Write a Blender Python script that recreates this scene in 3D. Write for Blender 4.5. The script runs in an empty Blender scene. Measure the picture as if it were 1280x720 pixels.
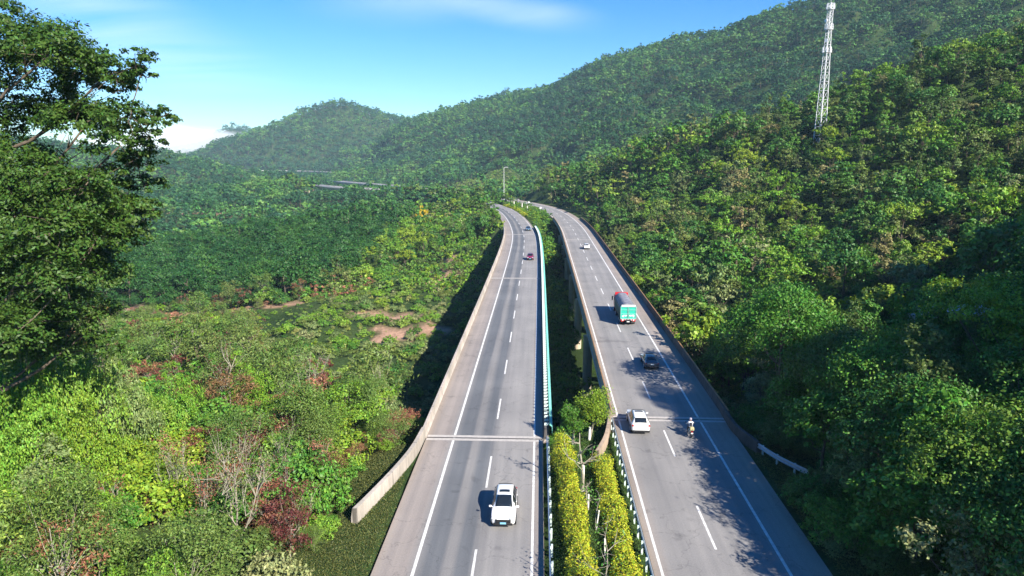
SUNE, SKYS, EXPO, HAZE, CLOUD_LOC = 5.0, .066, 1.2, .00010, (0, 0, 0)
import bpy, math, random
import numpy as np
from mathutils import Vector, Matrix
R = math.radians
rng = np.random.default_rng(11)
random.seed(5)
scn = bpy.context.scene
col = scn.collection

# ------------------------------------------------------------------ camera numbers
F, CH = 850.0, 26.7                       # focal length in pixels of a 1280 wide frame, height above the road
TH = math.atan((360 - 197) / F)
ct, st = math.cos(TH), math.sin(TH)

def at(u, v, Y):
    """The world point at forward distance Y that the photograph shows at pixel u, v."""
    a, b = (u - 640) / F, -(v - 360) / F
    dy, dz = ct + b * st, -st + b * ct
    t = Y / dy
    return np.array([a * t, Y, CH + dz * t])

def proj(P):
    P = np.asarray(P, float)
    z = P[..., 1] * ct - (P[..., 2] - CH) * st
    zz = np.maximum(z, .1)
    up = P[..., 1] * st + (P[..., 2] - CH) * ct
    return 640 + F * P[..., 0] / zz, 360 - F * up / zz, z

# ------------------------------------------------------------------ object helpers
def tag(o, label=None, cat=None, group=None, kind=None):
    if label: o['label'] = label
    if cat: o['category'] = cat
    if group: o['group'] = group
    if kind: o['kind'] = kind
    return o

def link(name, me, parent=None):
    o = bpy.data.objects.new(name, me)
    col.objects.link(o)
    if parent is not None: o.parent = parent
    return o

def empty(name, loc=(0, 0, 0), rz=0.0):
    o = bpy.data.objects.new(name, None)
    col.objects.link(o)
    o.location = loc; o.rotation_euler = (0, 0, rz); o.empty_display_size = .5
    return o

class MB:
    """Collects shapes; build() links them as one mesh object."""
    def __init__(self): self.v = []; self.f = []; self.m = []; self.n = 0
    def add(self, v, f, mi=0):
        v = np.asarray(v, float).reshape(-1, 3)
        self.v.append(v)
        for q in f: self.f.append([i + self.n for i in q]); self.m.append(mi)
        self.n += len(v)
        return self
    def box(self, c, s, mi=0, rz=0.0, taper=1.0):
        x, y, z = s[0] / 2, s[1] / 2, s[2] / 2
        p = np.array([[-x, -y, -z], [x, -y, -z], [x, y, -z], [-x, y, -z], [-x * taper, -y * taper, z], [x * taper, -y * taper, z], [x * taper, y * taper, z], [-x * taper, y * taper, z]])
        if rz:
            c_, s_ = math.cos(rz), math.sin(rz)
            p = p @ np.array([[c_, s_, 0], [-s_, c_, 0], [0, 0, 1]])
        return self.add(p + np.array(c), [(3, 2, 1, 0), (4, 5, 6, 7), (0, 1, 5, 4), (1, 2, 6, 5), (2, 3, 7, 6), (3, 0, 4, 7)], mi)
    def tube(self, pts, rad, n=6, mi=0, cap=True):
        pts = np.asarray(pts, float); k = len(pts)
        rad = np.broadcast_to(np.asarray(rad, float), (k,))
        tan = np.gradient(pts, axis=0) if k > 2 else np.repeat((pts[1:] - pts[:1]), k, 0)
        tan /= np.linalg.norm(tan, axis=1, keepdims=True) + 1e-9
        ref = np.array([0, 0, 1.0]) if abs(tan[0, 2]) < .9 else np.array([1.0, 0, 0])
        V = []
        a = np.linspace(0, 2 * math.pi, n, endpoint=False)
        for p, t, r in zip(pts, tan, rad):
            e1 = np.cross(t, ref); e1 /= np.linalg.norm(e1) + 1e-9
            e2 = np.cross(t, e1)
            V.append(p + r * (np.cos(a)[:, None] * e1 + np.sin(a)[:, None] * e2))
        fs = [(i * n + j, i * n + (j + 1) % n, (i + 1) * n + (j + 1) % n, (i + 1) * n + j) for i in range(k - 1) for j in range(n)]
        if cap: fs += [tuple(range(n))[::-1], tuple((k - 1) * n + j for j in range(n))]
        return self.add(np.concatenate(V), fs, mi)
    def bar(self, a, b, w, mi=0): return self.tube([a, b], w, 4, mi)
    def disc(self, c, axis, r, h, n=16, mi=0):
        ax = np.array(axis, float); c = np.array(c, float)
        return self.tube([c - ax * h / 2, c + ax * h / 2], r, n, mi)
    def build(self, name, mats, parent=None, smooth=False):
        me = bpy.data.meshes.new(name)
        me.from_pydata(np.concatenate(self.v).tolist(), [], self.f)
        for m in (mats if isinstance(mats, (list, tuple)) else [mats]): me.materials.append(m)
        if any(self.m): me.polygons.foreach_set('material_index', self.m)
        if smooth: me.polygons.foreach_set('use_smooth', [True] * len(me.polygons))
        me.update()
        return link(name, me, parent)

def bevel(o, w=.03, seg=2, smooth=True, angle=40):
    b = o.modifiers.new('bevel', 'BEVEL'); b.width = w; b.segments = seg; b.limit_method = 'ANGLE'; b.angle_limit = R(angle)
    if smooth:
        for p in o.data.polygons: p.use_smooth = True
        try: o.data.set_sharp_from_angle(angle=R(angle))
        except Exception: pass
    return o

def quad_mesh(name, V, mats, mat_idx=None):
    """A mesh of loose quads from an (n, 4, 3) array."""
    n = len(V)
    me = bpy.data.meshes.new(name)
    me.vertices.add(n * 4); me.vertices.foreach_set('co', np.ascontiguousarray(V, np.float32).ravel())
    me.loops.add(n * 4); me.loops.foreach_set('vertex_index', np.arange(n * 4, dtype=np.int32))
    me.polygons.add(n); me.polygons.foreach_set('loop_start', np.arange(0, n * 4, 4, dtype=np.int32))
    for m in (mats if isinstance(mats, (list, tuple)) else [mats]): me.materials.append(m)
    if mat_idx is not None: me.polygons.foreach_set('material_index', np.asarray(mat_idx, np.int32))
    me.update(calc_edges=True)
    return me

# ------------------------------------------------------------------ materials
def newmat(name):
    m = bpy.data.materials.new(name); m.use_nodes = True
    nt = m.node_tree; nt.nodes.clear()
    return m, nt, nt.nodes, nt.links

def N(nt, t, **kw):
    n = nt.nodes.new(t)
    for k, v in kw.items():
        if k.startswith('i_'):
            n.inputs[int(k[2:]) if k[2:].isdigit() else k[2:].replace('_', ' ')].default_value = v
        else: setattr(n, k, v)
    return n

def ramp(nt, stops, interp='LINEAR'):
    r = N(nt, 'ShaderNodeValToRGB'); e = r.color_ramp.elements
    r.color_ramp.interpolation = interp
    while len(e) < len(stops): e.new(.5)
    for el, (p, c) in zip(e, stops): el.position = p; el.color = (*c, 1)
    return r

def simple(name, c, rough=.6, metal=0, coat=0, noise=0.0, scale=3.0, bump=0.0, spec=.5):
    m, nt, nd, lk = newmat(name)
    out = N(nt, 'ShaderNodeOutputMaterial'); b = N(nt, 'ShaderNodeBsdfPrincipled')
    b.inputs['Base Color'].default_value = (*c, 1); b.inputs['Roughness'].default_value = rough
    b.inputs['Metallic'].default_value = metal; b.inputs['Coat Weight'].default_value = coat
    b.inputs['Specular IOR Level'].default_value = spec
    lk.new(b.outputs[0], out.inputs[0])
    if noise or bump:
        tc = N(nt, 'ShaderNodeTexCoord'); nz = N(nt, 'ShaderNodeTexNoise')
        nz.inputs['Scale'].default_value = scale; nz.inputs['Detail'].default_value = 6; nz.inputs['Roughness'].default_value = .65
        lk.new(tc.outputs['Object'], nz.inputs['Vector'])
        if noise:
            lo = tuple(max(0, x * (1 - noise)) for x in c); hi = tuple(min(1, x * (1 + noise)) for x in c)
            r = ramp(nt, [(.3, lo), (.7, hi)]); lk.new(nz.outputs['Fac'], r.inputs[0]); lk.new(r.outputs[0], b.inputs['Base Color'])
        if bump:
            bp = N(nt, 'ShaderNodeBump'); bp.inputs['Strength'].default_value = bump; bp.inputs['Distance'].default_value = .02
            lk.new(nz.outputs['Fac'], bp.inputs['Height']); lk.new(bp.outputs[0], b.inputs['Normal'])
    return m

def stained(name, c, amount=.45):
    m, nt, nd, lk = newmat(name)
    out = N(nt, 'ShaderNodeOutputMaterial'); b = N(nt, 'ShaderNodeBsdfPrincipled'); b.inputs['Roughness'].default_value = .9; b.inputs['Specular IOR Level'].default_value = .2
    tc = N(nt, 'ShaderNodeTexCoord'); mp = N(nt, 'ShaderNodeMapping'); mp.inputs['Scale'].default_value = (2.2, 2.2, .35); lk.new(tc.outputs['Object'], mp.inputs['Vector'])
    n1 = N(nt, 'ShaderNodeTexNoise'); n1.inputs['Scale'].default_value = 1.0; n1.inputs['Detail'].default_value = 7; n1.inputs['Roughness'].default_value = .7; lk.new(mp.outputs[0], n1.inputs['Vector'])
    n2 = N(nt, 'ShaderNodeTexNoise'); n2.inputs['Scale'].default_value = .25; n2.inputs['Detail'].default_value = 5; lk.new(tc.outputs['Object'], n2.inputs['Vector'])
    r1 = ramp(nt, [(.30, tuple(x * (1 - amount) for x in c)), (.52, c), (.75, tuple(min(1, x * 1.18) for x in c))]); lk.new(n1.outputs['Fac'], r1.inputs[0])
    r2 = ramp(nt, [(.35, (.72, .74, .70)), (.65, (1.1, 1.08, 1.05))]); lk.new(n2.outputs['Fac'], r2.inputs[0])
    # a joint every six metres along the wall
    sp = N(nt, 'ShaderNodeSeparateXYZ'); lk.new(tc.outputs['Object'], sp.inputs[0]); d6 = N(nt, 'ShaderNodeMath', operation='PINGPONG'); d6.inputs[1].default_value = 3.0; lk.new(sp.outputs[1], d6.inputs[0])
    gt = N(nt, 'ShaderNodeMath', operation='GREATER_THAN'); gt.inputs[1].default_value = .05; lk.new(d6.outputs[0], gt.inputs[0]); ad = N(nt, 'ShaderNodeMath', operation='MULTIPLY_ADD'); ad.inputs[1].default_value = .6; ad.inputs[2].default_value = .4; lk.new(gt.outputs[0], ad.inputs[0])
    x1 = N(nt, 'ShaderNodeMix', data_type='RGBA', blend_type='MULTIPLY'); x1.inputs['Factor'].default_value = 1; lk.new(r1.outputs[0], x1.inputs['A']); lk.new(r2.outputs[0], x1.inputs['B'])
    x2 = N(nt, 'ShaderNodeMix', data_type='RGBA', blend_type='MULTIPLY'); x2.inputs['Factor'].default_value = 1; lk.new(x1.outputs['Result'], x2.inputs['A']); lk.new(ad.outputs[0], x2.inputs['B'])
    lk.new(x2.outputs['Result'], b.inputs['Base Color']); bp = N(nt, 'ShaderNodeBump'); bp.inputs['Strength'].default_value = .3; bp.inputs['Distance'].default_value = .02; lk.new(n1.outputs['Fac'], bp.inputs['Height']); lk.new(bp.outputs[0], b.inputs['Normal'])
    lk.new(b.outputs[0], out.inputs[0]); return m

def leafmat(name, cols, var=.35, trans=.3, rough=.5, tint=(1.25, 1.25, .75), hv=.045):
    """Leaves: each plant picks a colour of its own, each leaf varies a little about it; light also passes through."""
    m, nt, nd, lk = newmat(name)
    out = N(nt, 'ShaderNodeOutputMaterial')
    oi = N(nt, 'ShaderNodeObjectInfo'); ge = N(nt, 'ShaderNodeNewGeometry')
    r = ramp(nt, [((i + .0) / max(1, len(cols) - 1), c) for i, c in enumerate(cols)])
    lk.new(oi.outputs['Random'], r.inputs[0])
    mp = N(nt, 'ShaderNodeMapRange'); mp.inputs['To Min'].default_value = 1 - var; mp.inputs['To Max'].default_value = 1 + var
    lk.new(ge.outputs['Random Per Island'], mp.inputs['Value'])
    hs = N(nt, 'ShaderNodeHueSaturation'); lk.new(r.outputs[0], hs.inputs['Color']); lk.new(mp.outputs[0], hs.inputs['Value'])
    mh = N(nt, 'ShaderNodeMath', operation='MULTIPLY_ADD'); mh.inputs[1].default_value = -hv; mh.inputs[2].default_value = .508 + hv * .45
    wn = N(nt, 'ShaderNodeMath', operation='FRACT'); ml = N(nt, 'ShaderNodeMath', operation='MULTIPLY'); ml.inputs[1].default_value = 17.31
    lk.new(ge.outputs['Random Per Island'], ml.inputs[0]); lk.new(ml.outputs[0], wn.inputs[0]); lk.new(wn.outputs[0], mh.inputs[0]); lk.new(mh.outputs[0], hs.inputs['Hue'])
    b = N(nt, 'ShaderNodeBsdfPrincipled'); b.inputs['Roughness'].default_value = rough; b.inputs['Specular IOR Level'].default_value = .25
    lk.new(hs.outputs[0], b.inputs['Base Color'])
    t = N(nt, 'ShaderNodeBsdfTranslucent')
    mx = N(nt, 'ShaderNodeMix', data_type='RGBA', blend_type='MULTIPLY'); mx.inputs['Factor'].default_value = 1
    lk.new(hs.outputs[0], mx.inputs['A']); mx.inputs['B'].default_value = (*tint, 1)
    lk.new(mx.outputs['Result'], t.inputs['Color'])
    ms = N(nt, 'ShaderNodeMixShader'); ms.inputs[0].default_value = trans
    lk.new(b.outputs[0], ms.inputs[1]); lk.new(t.outputs[0], ms.inputs[2]); lk.new(ms.outputs[0], out.inputs[0])
    return m

M = {}
M['bark'] = simple('bark', (.11, .085, .06), .9, noise=.4, scale=4)
M['palebark'] = simple('pale_bark', (.30, .27, .21), .9, noise=.35, scale=5)
M['limewash'] = simple('limewash', (.78, .76, .70), .9, noise=.12, scale=8)
M['concrete'] = simple('concrete', (.36, .31, .27), .9, noise=.28, scale=1.1, bump=.2)
M['warm_concrete'] = stained('warm_concrete', (.40, .31, .24))
M['pale_concrete'] = stained('pale_concrete', (.46, .41, .37), .3)
M['pier'] = stained('pier_concrete', (.46, .39, .30), .3)
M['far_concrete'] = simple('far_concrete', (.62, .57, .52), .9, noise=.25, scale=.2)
M['white'] = simple('road_paint', (.66, .65, .625), .75, noise=.30, scale=2.2)
M['galv'] = simple('galvanised', (.45, .5, .52), .4, metal=.6, noise=.15, scale=4)
M['whitemetal'] = simple('white_metal', (.74, .76, .75), .45, noise=.1, scale=3)
M['turq'] = simple('turquoise_metal', (.20, .56, .47), .45, noise=.12, scale=2)
M['plate'] = simple('pale_plate', (.55, .66, .62), .5, noise=.1, scale=4)
M['joint'] = simple('joint_mortar', (.43, .40, .37), .9, noise=.2, scale=3)
M['jointgap'] = simple('joint_rubber', (.03, .03, .03), .8)
M['rubber'] = simple('rubber', (.018, .018, .019), .85)
M['rim'] = simple('rim_alloy', (.45, .46, .48), .3, metal=.9)
M['glass'] = simple('car_glass', (.012, .016, .02), .06, spec=.8)
M['black'] = simple('black_trim', (.014, .014, .015), .5)
M['lamp_red'] = simple('tail_lamp', (.35, .012, .012), .15, coat=.6)
M['lamp_clear'] = simple('head_lamp', (.55, .58, .6), .1, coat=.8)
M['numplate'] = simple('number_plate_blue', (.20, .46, .62), .5)
M['numwhite'] = simple('number_plate_white', (.7, .72, .7), .5)
M['paint_white'] = simple('paint_white', (.80, .80, .79), .28, coat=.7)
M['paint_grey'] = simple('paint_grey', (.075, .085, .10), .28, metal=.4, coat=.8)
M['paint_red'] = simple('paint_wine_red', (.22, .012, .045), .28, coat=.8)
M['paint_blue'] = simple('paint_silver_blue', (.10, .16, .24), .3, metal=.3, coat=.8)
# ------------------------------------------------------------------ roads: the line between the two lanes, in plan
M['shade_concrete'] = stained('shade_dark_stained_concrete', (.10, .095, .095), .5)  # parapet shade painted into the dark base colour, plus stains
class Road:
    def __init__(self, pts):
        p = np.array(pts, float)
        out = []
        q = np.vstack([2 * p[0] - p[1], p, 2 * p[-1] - p[-2]])
        for i in range(1, len(q) - 2):
            t = np.linspace(0, 1, 40, endpoint=False)[:, None]
            a, b, c, d = q[i - 1], q[i], q[i + 1], q[i + 2]
            out.append(.5 * (2 * b + (c - a) * t + (2 * a - 5 * b + 4 * c - d) * t ** 2 + (3 * b - a - 3 * c + d) * t ** 3))
        c = np.vstack(out + [p[-1:]])
        for _ in range(2): c = self.resample(c, 1.0)
        k = 15; ker = np.hanning(2 * k + 3)[1:-1]; ker /= ker.sum()
        ext = np.vstack([c[0] + (c[0] - c[1]) * np.arange(k, 0, -1)[:, None], c, c[-1] + (c[-1] - c[-2]) * np.arange(1, k + 1)[:, None]])
        c = np.stack([np.convolve(ext[:, i], ker, 'valid') for i in range(2)], 1)
        self.c = self.resample(c, 1.0)
        t = np.gradient(self.c, axis=0); t /= np.linalg.norm(t, axis=1, keepdims=True)
        self.t = t; self.nrm = np.stack([t[:, 1], -t[:, 0]], 1)      # to the right of travel
        self.L = len(self.c) - 1
    @staticmethod
    def resample(c, d):
        s = np.r_[0, np.cumsum(np.linalg.norm(np.diff(c, axis=0), axis=1))]
        n = np.arange(0, s[-1], d)
        return np.stack([np.interp(n, s, c[:, 0]), np.interp(n, s, c[:, 1])], 1)
    def pt(self, s, off=0.0, z=0.0):
        s = np.asarray(s, float); i = np.arange(len(self.c))
        x = np.interp(s, i, self.c[:, 0]); y = np.interp(s, i, self.c[:, 1])
        nx = np.interp(s, i, self.nrm[:, 0]); ny = np.interp(s, i, self.nrm[:, 1])
        return np.stack([x + nx * off, y + ny * off, np.broadcast_to(z, x.shape) + 0 * x], -1)
    def s_at(self, Y): return float(np.argmin(np.abs(self.c[:450, 1] - Y)))
    def heading(self, s):
        i = int(np.clip(s, 0, self.L)); return math.atan2(-self.t[i, 0], self.t[i, 1])
    def dist(self, x, y, step=2):
        """signed offset and chainage of the nearest point of the line"""
        best = np.full(x.shape, 1e9); off = np.zeros(x.shape); ss = np.zeros(x.shape)
        for i in range(0, len(self.c), step):
            dx, dy = x - self.c[i, 0], y - self.c[i, 1]
            d = dx * dx + dy * dy
            m = d < best
            best[m] = d[m]; off[m] = (dx * self.nrm[i, 0] + dy * self.nrm[i, 1])[m]; ss[m] = i
        return np.sqrt(best), off, ss

RL = Road([(-6.6, -60), (-4.2, 0), (-2.52, 42), (-.5, 92), (1.2, 135), (2.7, 175), (3.7, 207), (4.15, 232), (4.0, 250), (3.0, 278), (1.4, 305), (-1.2, 335), (-5, 363), (-13, 400), (-24, 440), (-43, 506), (-84, 560), (-133, 604), (-176, 652), (-215, 720), (-245, 800)])
RR = Road([(10.0, -60), (12.4, 0), (14.15, 43), (16.1, 84), (17.9, 125), (20.5, 188), (22, 225), (22.9, 250), (23.3, 275), (22.9, 310), (21.2, 340), (18.3, 365), (13.8, 387), (6.5, 412), (-3.5, 440), (-18, 475), (-42, 530), (-78, 600), (-122, 672), (-172, 742), (-205, 800)])
L0, L1 = -6.6, 4.7            # paved edges, left carriageway
R0, R1 = -4.75, 6.85          # paved edges, right carriageway
LB0, LB1 = RL.s_at(61.7), RL.s_at(262)     # bridge chainages
RB0, RB1 = RR.s_at(67.3), RR.s_at(300)

RF = Road([(-760, 1530), (-650, 1490), (-560, 1450), (-470, 1420), (-400, 1370), (-340, 1290), (-300, 1200)])
# ------------------------------------------------------------------ terrain
ctrl = []
def cp(*rows): ctrl.extend(np.array(r, float) for r in rows)
def cpx(*rows):
    for u, v, Y, h in rows: p = at(u, v, Y); ctrl.append(p - np.array([0, 0, h]))
cp((0, 0, 0), (-40, 0, 4), (34, 0, 5), (0, -80, 2), (-90, -20, 10), (-20, 42, .2), (-30, 42, 1.2), (-40, 46, 3), (-60, 50, 6), (8, 50, -.1), (7, 62, -.8), (9, 78, -9), (11, 100, -15), (13, 140, -15), (14, 180, -12), (14, 220, -6), (13, 250, -1.5),
   (13, 280, -.5), (8, 330, -.5), (2, 370, -.5), (-14, 45, -.4), (-13, 60, -2.2), (-12, 75, -5), (-13, 90, -8), (-17, 126, -11), (-17, 180, -11), (-12, 230, -9), (-14, 270, -6), (-20, 310, -6), (-30, 360, -5),
   (-25, 60, -1), (-35, 75, -2), (-30, 92, -5.5), (-40, 110, -8), (-60, 70, 0), (-62, 120, -9), (-80, 100, -5), (-110, 150, -12), (-30, 150, -11), (-55, 165, -11.5),
   (26, 40, .2), (27, 62, -1.5), (28, 85, -4), (31, 110, -6), (34, 150, -6), (37, 200, -5), (37, 260, -4), (34, 310, -2), (28, 360, -1), (38, 48, 3), (46, 66, 3.5), (44, 85, -1), (58, 92, 3), (66, 82, 7),
   (50, 28, 10), (56, 24, 30), (60, 21, 42.5), (70, 8, 47), (80, -4, 58), (92, -18, 68), (66, 34, 26), (74, 18, 34), (84, 45, 32), (90, 10, 40), (110, 0, 52), (150, -20, 75), (98, 68, 44), (60, -60, 20), (130, 60, 62), (44, 0, 8), (53, 0, 18), (62, -14, 26), (72, -27, 34), (52, -25, 14), (95, -50, 50))  # steep points form an unseen hill, shaped to shade the near right corner
cpx((1280, 300, 135, 8), (1280, 200, 175, 8), (1280, 120, 220, 8), (1280, 30, 265, 7), (1100, 400, 100, 7), (1100, 300, 150, 8), (1100, 200, 200, 8), (1100, 112, 252, 7), (1200, 66, 258, 7), (1030, 152, 266, 7), (960, 157, 285, 8), (900, 167, 300, 8), (820, 167, 340, 8),
    (900, 400, 120, 8), (900, 300, 190, 8), (900, 230, 250, 8), (1000, 330, 140, 8), (1000, 230, 210, 8), (760, 280, 260, 7), (760, 240, 320, 8), (760, 192, 385, 8), (700, 240, 395, 8), (700, 206, 440, 8), (655, 236, 470, 8))
cp((120, 430, 8), (200, 430, 22), (300, 400, 60), (60, 520, 3), (320, 300, 90), (400, 200, 110))
cpx((420, 380, 170, 1), (300, 385, 185, 0), (200, 385, 185, 0), (350, 310, 240, 10), (250, 320, 235, 10), (450, 300, 245, 10), (450, 241, 345, 14), (350, 259, 335, 13), (250, 283, 300, 10), (150, 300, 280, 10), (0, 300, 280, 9), (520, 244, 360, 11), (560, 262, 350, 8), (590, 250, 400, 7),
    (330, 217, 650, 13), (400, 232, 600, 13), (250, 226, 620, 13), (300, 272, 450, 8), (210, 272, 450, 3), (120, 255, 560, 6), (0, 250, 500, 6), (470, 240, 560, 4),
    (200, 186, 950, 8), (233, 197, 920, 8), (287, 220, 880, 8), (100, 190, 950, 8), (0, 172, 900, 8), (-200, 150, 800, 8), (330, 216, 1250, 14), (400, 216, 1250, 12), (290, 217, 1300, 14), (330, 198, 1480, 8), (250, 196, 1450, 8),
    (430, 128, 1750, 9), (330, 160, 1700, 9), (258, 187, 1600, 9), (375, 138, 1760, 9), (480, 141, 1800, 9), (540, 152, 1900, 9), (288, 156, 2550, 12), (266, 168, 2550, 12), (310, 163, 2550, 12), (240, 196, 2500, 5), (200, 200, 2350, 0), (60, 196, 2300, 0), (235, 206, 2000, 0), (180, 205, 1900, 0), (100, 200, 1900, 0), (225, 205, 1650, 0), (170, 200, 1400, 0), (0, 195, 1700, 0), (340, 175, 2500, 8),
    (575, 134, 1450, 9), (620, 125, 1400, 9), (680, 110, 1300, 9), (750, 75, 1200, 9), (800, 62, 1150, 9), (850, 45, 1100, 9), (900, 42, 1080, 9), (1000, 5, 1000, 9), (1100, -25, 950, 9), (1280, -70, 900, 9), (640, 112, 2000, 9),
    (420, 203, 1280, 6), (450, 216, 1000, 6), (550, 206, 900, 8), (600, 216, 740, 6), (650, 216, 620, 3), (560, 233, 640, 2), (700, 190, 700, 9), (800, 152, 700, 9), (900, 120, 720, 9), (1000, 95, 700, 9), (1100, 60, 680, 9), (1200, 35, 620, 9), (1280, 0, 600, 9), (620, 170, 1050, 9), (500, 180, 1200, 9), (800, 110, 900, 9))
cp((-130, 388, -22), (-170, 352, -25), (-92, 402, -18), (-205, 335, -25), (-260, 315, -24)
   , (-60, 425, -16), (-110, 430, -20), (-190, 430, -22), (-280, 420, -20), (-110, 760, -22), (-180, 770, -26), (-260, 770, -26), (-350, 760, -20), (-330, 1120, -24), (-430, 1120, -24), (-520, 1120, -18), (-240, 860, -24), (-150, 960, -14))
cpx((450, 188, 1330, 9), (500, 160, 1400, 9), (400, 214, 1240, 6), (500, 188, 1620, 9), (460, 190, 1560, 9), (540, 141, 1440, 9), (480, 205, 1180, 9))
cp((500, 1500, 170), (250, 1900, 90), (900, 1300, 180), (-350, 2200, 60), (-1200, 2300, 20), (-1700, 1500, 100), (-900, 600, 60), (-500, 200, 30), (-250, 60, 15), (-200, -200, 30), (300, -250, 70), (0, -700, 40), (800, 300, 200), (1500, 2500, 150), (-1500, 2900, 60), (0, 2900, 60), (1500, -1500, 60), (-1500, -1500, 60), (2800, 1000, 100), (-2800, 1000, 100))
ctrl = np.array(ctrl)
def _phi(d2): return np.sqrt(d2 + 14.0 ** 2)
_A = _phi(((ctrl[:, None, :2] - ctrl[None, :, :2]) ** 2).sum(-1))
_A = np.block([[_A + np.eye(len(ctrl)) * -1.2, np.ones((len(ctrl), 1))], [np.ones((1, len(ctrl))), np.zeros((1, 1))]])
_w = np.linalg.solve(_A, np.r_[ctrl[:, 2], 0])

def sines(x, y, wl, seed, oct=4):
    r = np.random.default_rng(seed); o = np.zeros(np.shape(x)); amp = 1.0; tot = 0
    for k in range(oct):
        for _ in range(3):
            a = r.uniform(0, 2 * math.pi); ph = r.uniform(0, 6.28, 2)
            f = 2 * math.pi / (wl * r.uniform(.75, 1.3))
            o = o + amp * np.sin(f * (x * math.cos(a) + y * math.sin(a)) + ph[0] + 1.3 * np.sin(f * .7 * (y * math.cos(a) - x * math.sin(a)) + ph[1]))
        tot += amp * 1.7; amp *= .5; wl *= .5
    return o / tot

def sstep(a, b, x):
    t = np.clip((x - a) / (b - a), 0, 1); return t * t * (3 - 2 * t)

def terrain_raw(x, y):
    sh = x.shape; x = x.ravel(); y = y.ravel()
    z = np.full(x.shape, _w[-1])
    for i in range(len(ctrl)): z += _w[i] * _phi((x - ctrl[i, 0]) ** 2 + (y - ctrl[i, 1]) ** 2)
    r = np.hypot(x, y)
    z += sines(x, y, 260, 3, 4) * np.clip((r - 450) / 700, 0, 1) * 7
    gl = 1 - np.abs(sines(x, y, 210, 8, 3)) * 1.9; z -= np.clip(gl, 0, 1) * 24 * sstep(560, 700, r) * (1 - sstep(860, 1010, r)) * (x > -60)
    gl = 1 - np.abs(sines(x, y, 260, 9, 3)) * 1.9; z -= np.clip(gl, 0, 1) * 20 * sstep(1330, 1450, r) * (1 - sstep(1600, 1720, r)) * (x < -150)
    z += sines(x, y, 38, 4, 3) * (.5 + np.clip((r - 60) / 250, 0, 1) * 1.8)
    far = np.hypot(x, y - 1000)
    z = np.clip(z, -40, 420)
    lo = np.full(x.shape, 1e9)
    for rd, e0, e1, b0, b1, b2 in ((RL, L0, L1, LB0, LB1, 395 + 60), (RR, R0, R1, RB0, RB1, 440 + 60)):
        d, off, s = rd.dist(x, y)
        bank = np.where((s < b0 - 1) | ((s > b1) & (s < b2)), 1.0, 0.0)       # road lies on the ground here
        side = np.maximum(off - e1, e0 - off)                                   # metres outside the pavement
        side = np.where((d > np.abs(off) + 3), d, side)
        w = 1 - sstep(1.8, 9.0, side)
        zz = np.where(side < .35, -.3, -.14)
        z = np.where(bank > 0, z * (1 - w) + zz * w, z)
        under = (1 - sstep(5, 12, side)) * (bank < .5)
        deep = np.where(s < b0 + 30, -.9 - np.clip((s - b0) / 32, 0, 1) * 7.5, -6.0)
        deep = np.where((s > b1 - 25) & (s <= b1), -1.2 - np.clip((b1 - s) / 25, 0, 1) * 5, deep)
        z = np.where(under > 0, np.minimum(z, z * (1 - under) + deep * under), z)
    d = RF.dist(x, y, 6)[0]; k = 1 - sstep(30, 110, d); z = np.where(k > 0, np.minimum(z, z * (1 - k) - 11 * k), z)
    return z.reshape(sh)

ang = np.r_[np.arange(-180, -52, 4.0), np.arange(-50, 50.01, .33), np.arange(52, 180.1, 4.0)]
rad = 6 * np.exp(np.arange(0, math.log(2900 / 6), .0235))
AA, RRr = np.meshgrid(np.radians(ang), rad, indexing='ij')
GX, GY = RRr * np.sin(AA), RRr * np.cos(AA)
GZ = terrain_raw(GX, GY)
HOUSE = at(1192, 388, 96.0)
def ground(x, y):
    """terrain height on the built sheet"""
    x = np.asarray(x, float); y = np.asarray(y, float)
    a = np.degrees(np.arctan2(x, y)); r = np.maximum(np.hypot(x, y), rad[0] * 1.001)
    ia = np.interp(a, ang, np.arange(len(ang))); ir = np.clip(np.log(r / rad[0]) / .0235, 0, len(rad) - 1.001)
    a0 = np.clip(ia.astype(int), 0, len(ang) - 2); r0 = ir.astype(int); fa = ia - a0; fr = ir - r0
    return (GZ[a0, r0] * (1 - fa) + GZ[a0 + 1, r0] * fa) * (1 - fr) + (GZ[a0, r0 + 1] * (1 - fa) + GZ[a0 + 1, r0 + 1] * fa) * fr

def sheet(name, V, mat, uv=None):
    """grid of points (n, m, 3) -> one mesh"""
    n, m = V.shape[:2]
    i = np.arange(n * m).reshape(n, m)
    q = np.stack([i[:-1, :-1], i[1:, :-1], i[1:, 1:], i[:-1, 1:]], -1).reshape(-1, 4)
    me = bpy.data.meshes.new(name)
    me.vertices.add(n * m); me.vertices.foreach_set('co', V.astype(np.float32).ravel())
    me.loops.add(q.size); me.loops.foreach_set('vertex_index', q.astype(np.int32).ravel())
    me.polygons.add(len(q)); me.polygons.foreach_set('loop_start', np.arange(0, q.size, 4, dtype=np.int32))
    me.polygons.foreach_set('use_smooth', np.ones(len(q), bool))
    me.update(calc_edges=True)
    if uv is not None:
        l = me.uv_layers.new(name='UVMap'); l.data.foreach_set('uv', uv.reshape(-1, 2)[q.ravel()].astype(np.float32).ravel())
    me.materials.append(mat)
    return me

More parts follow.
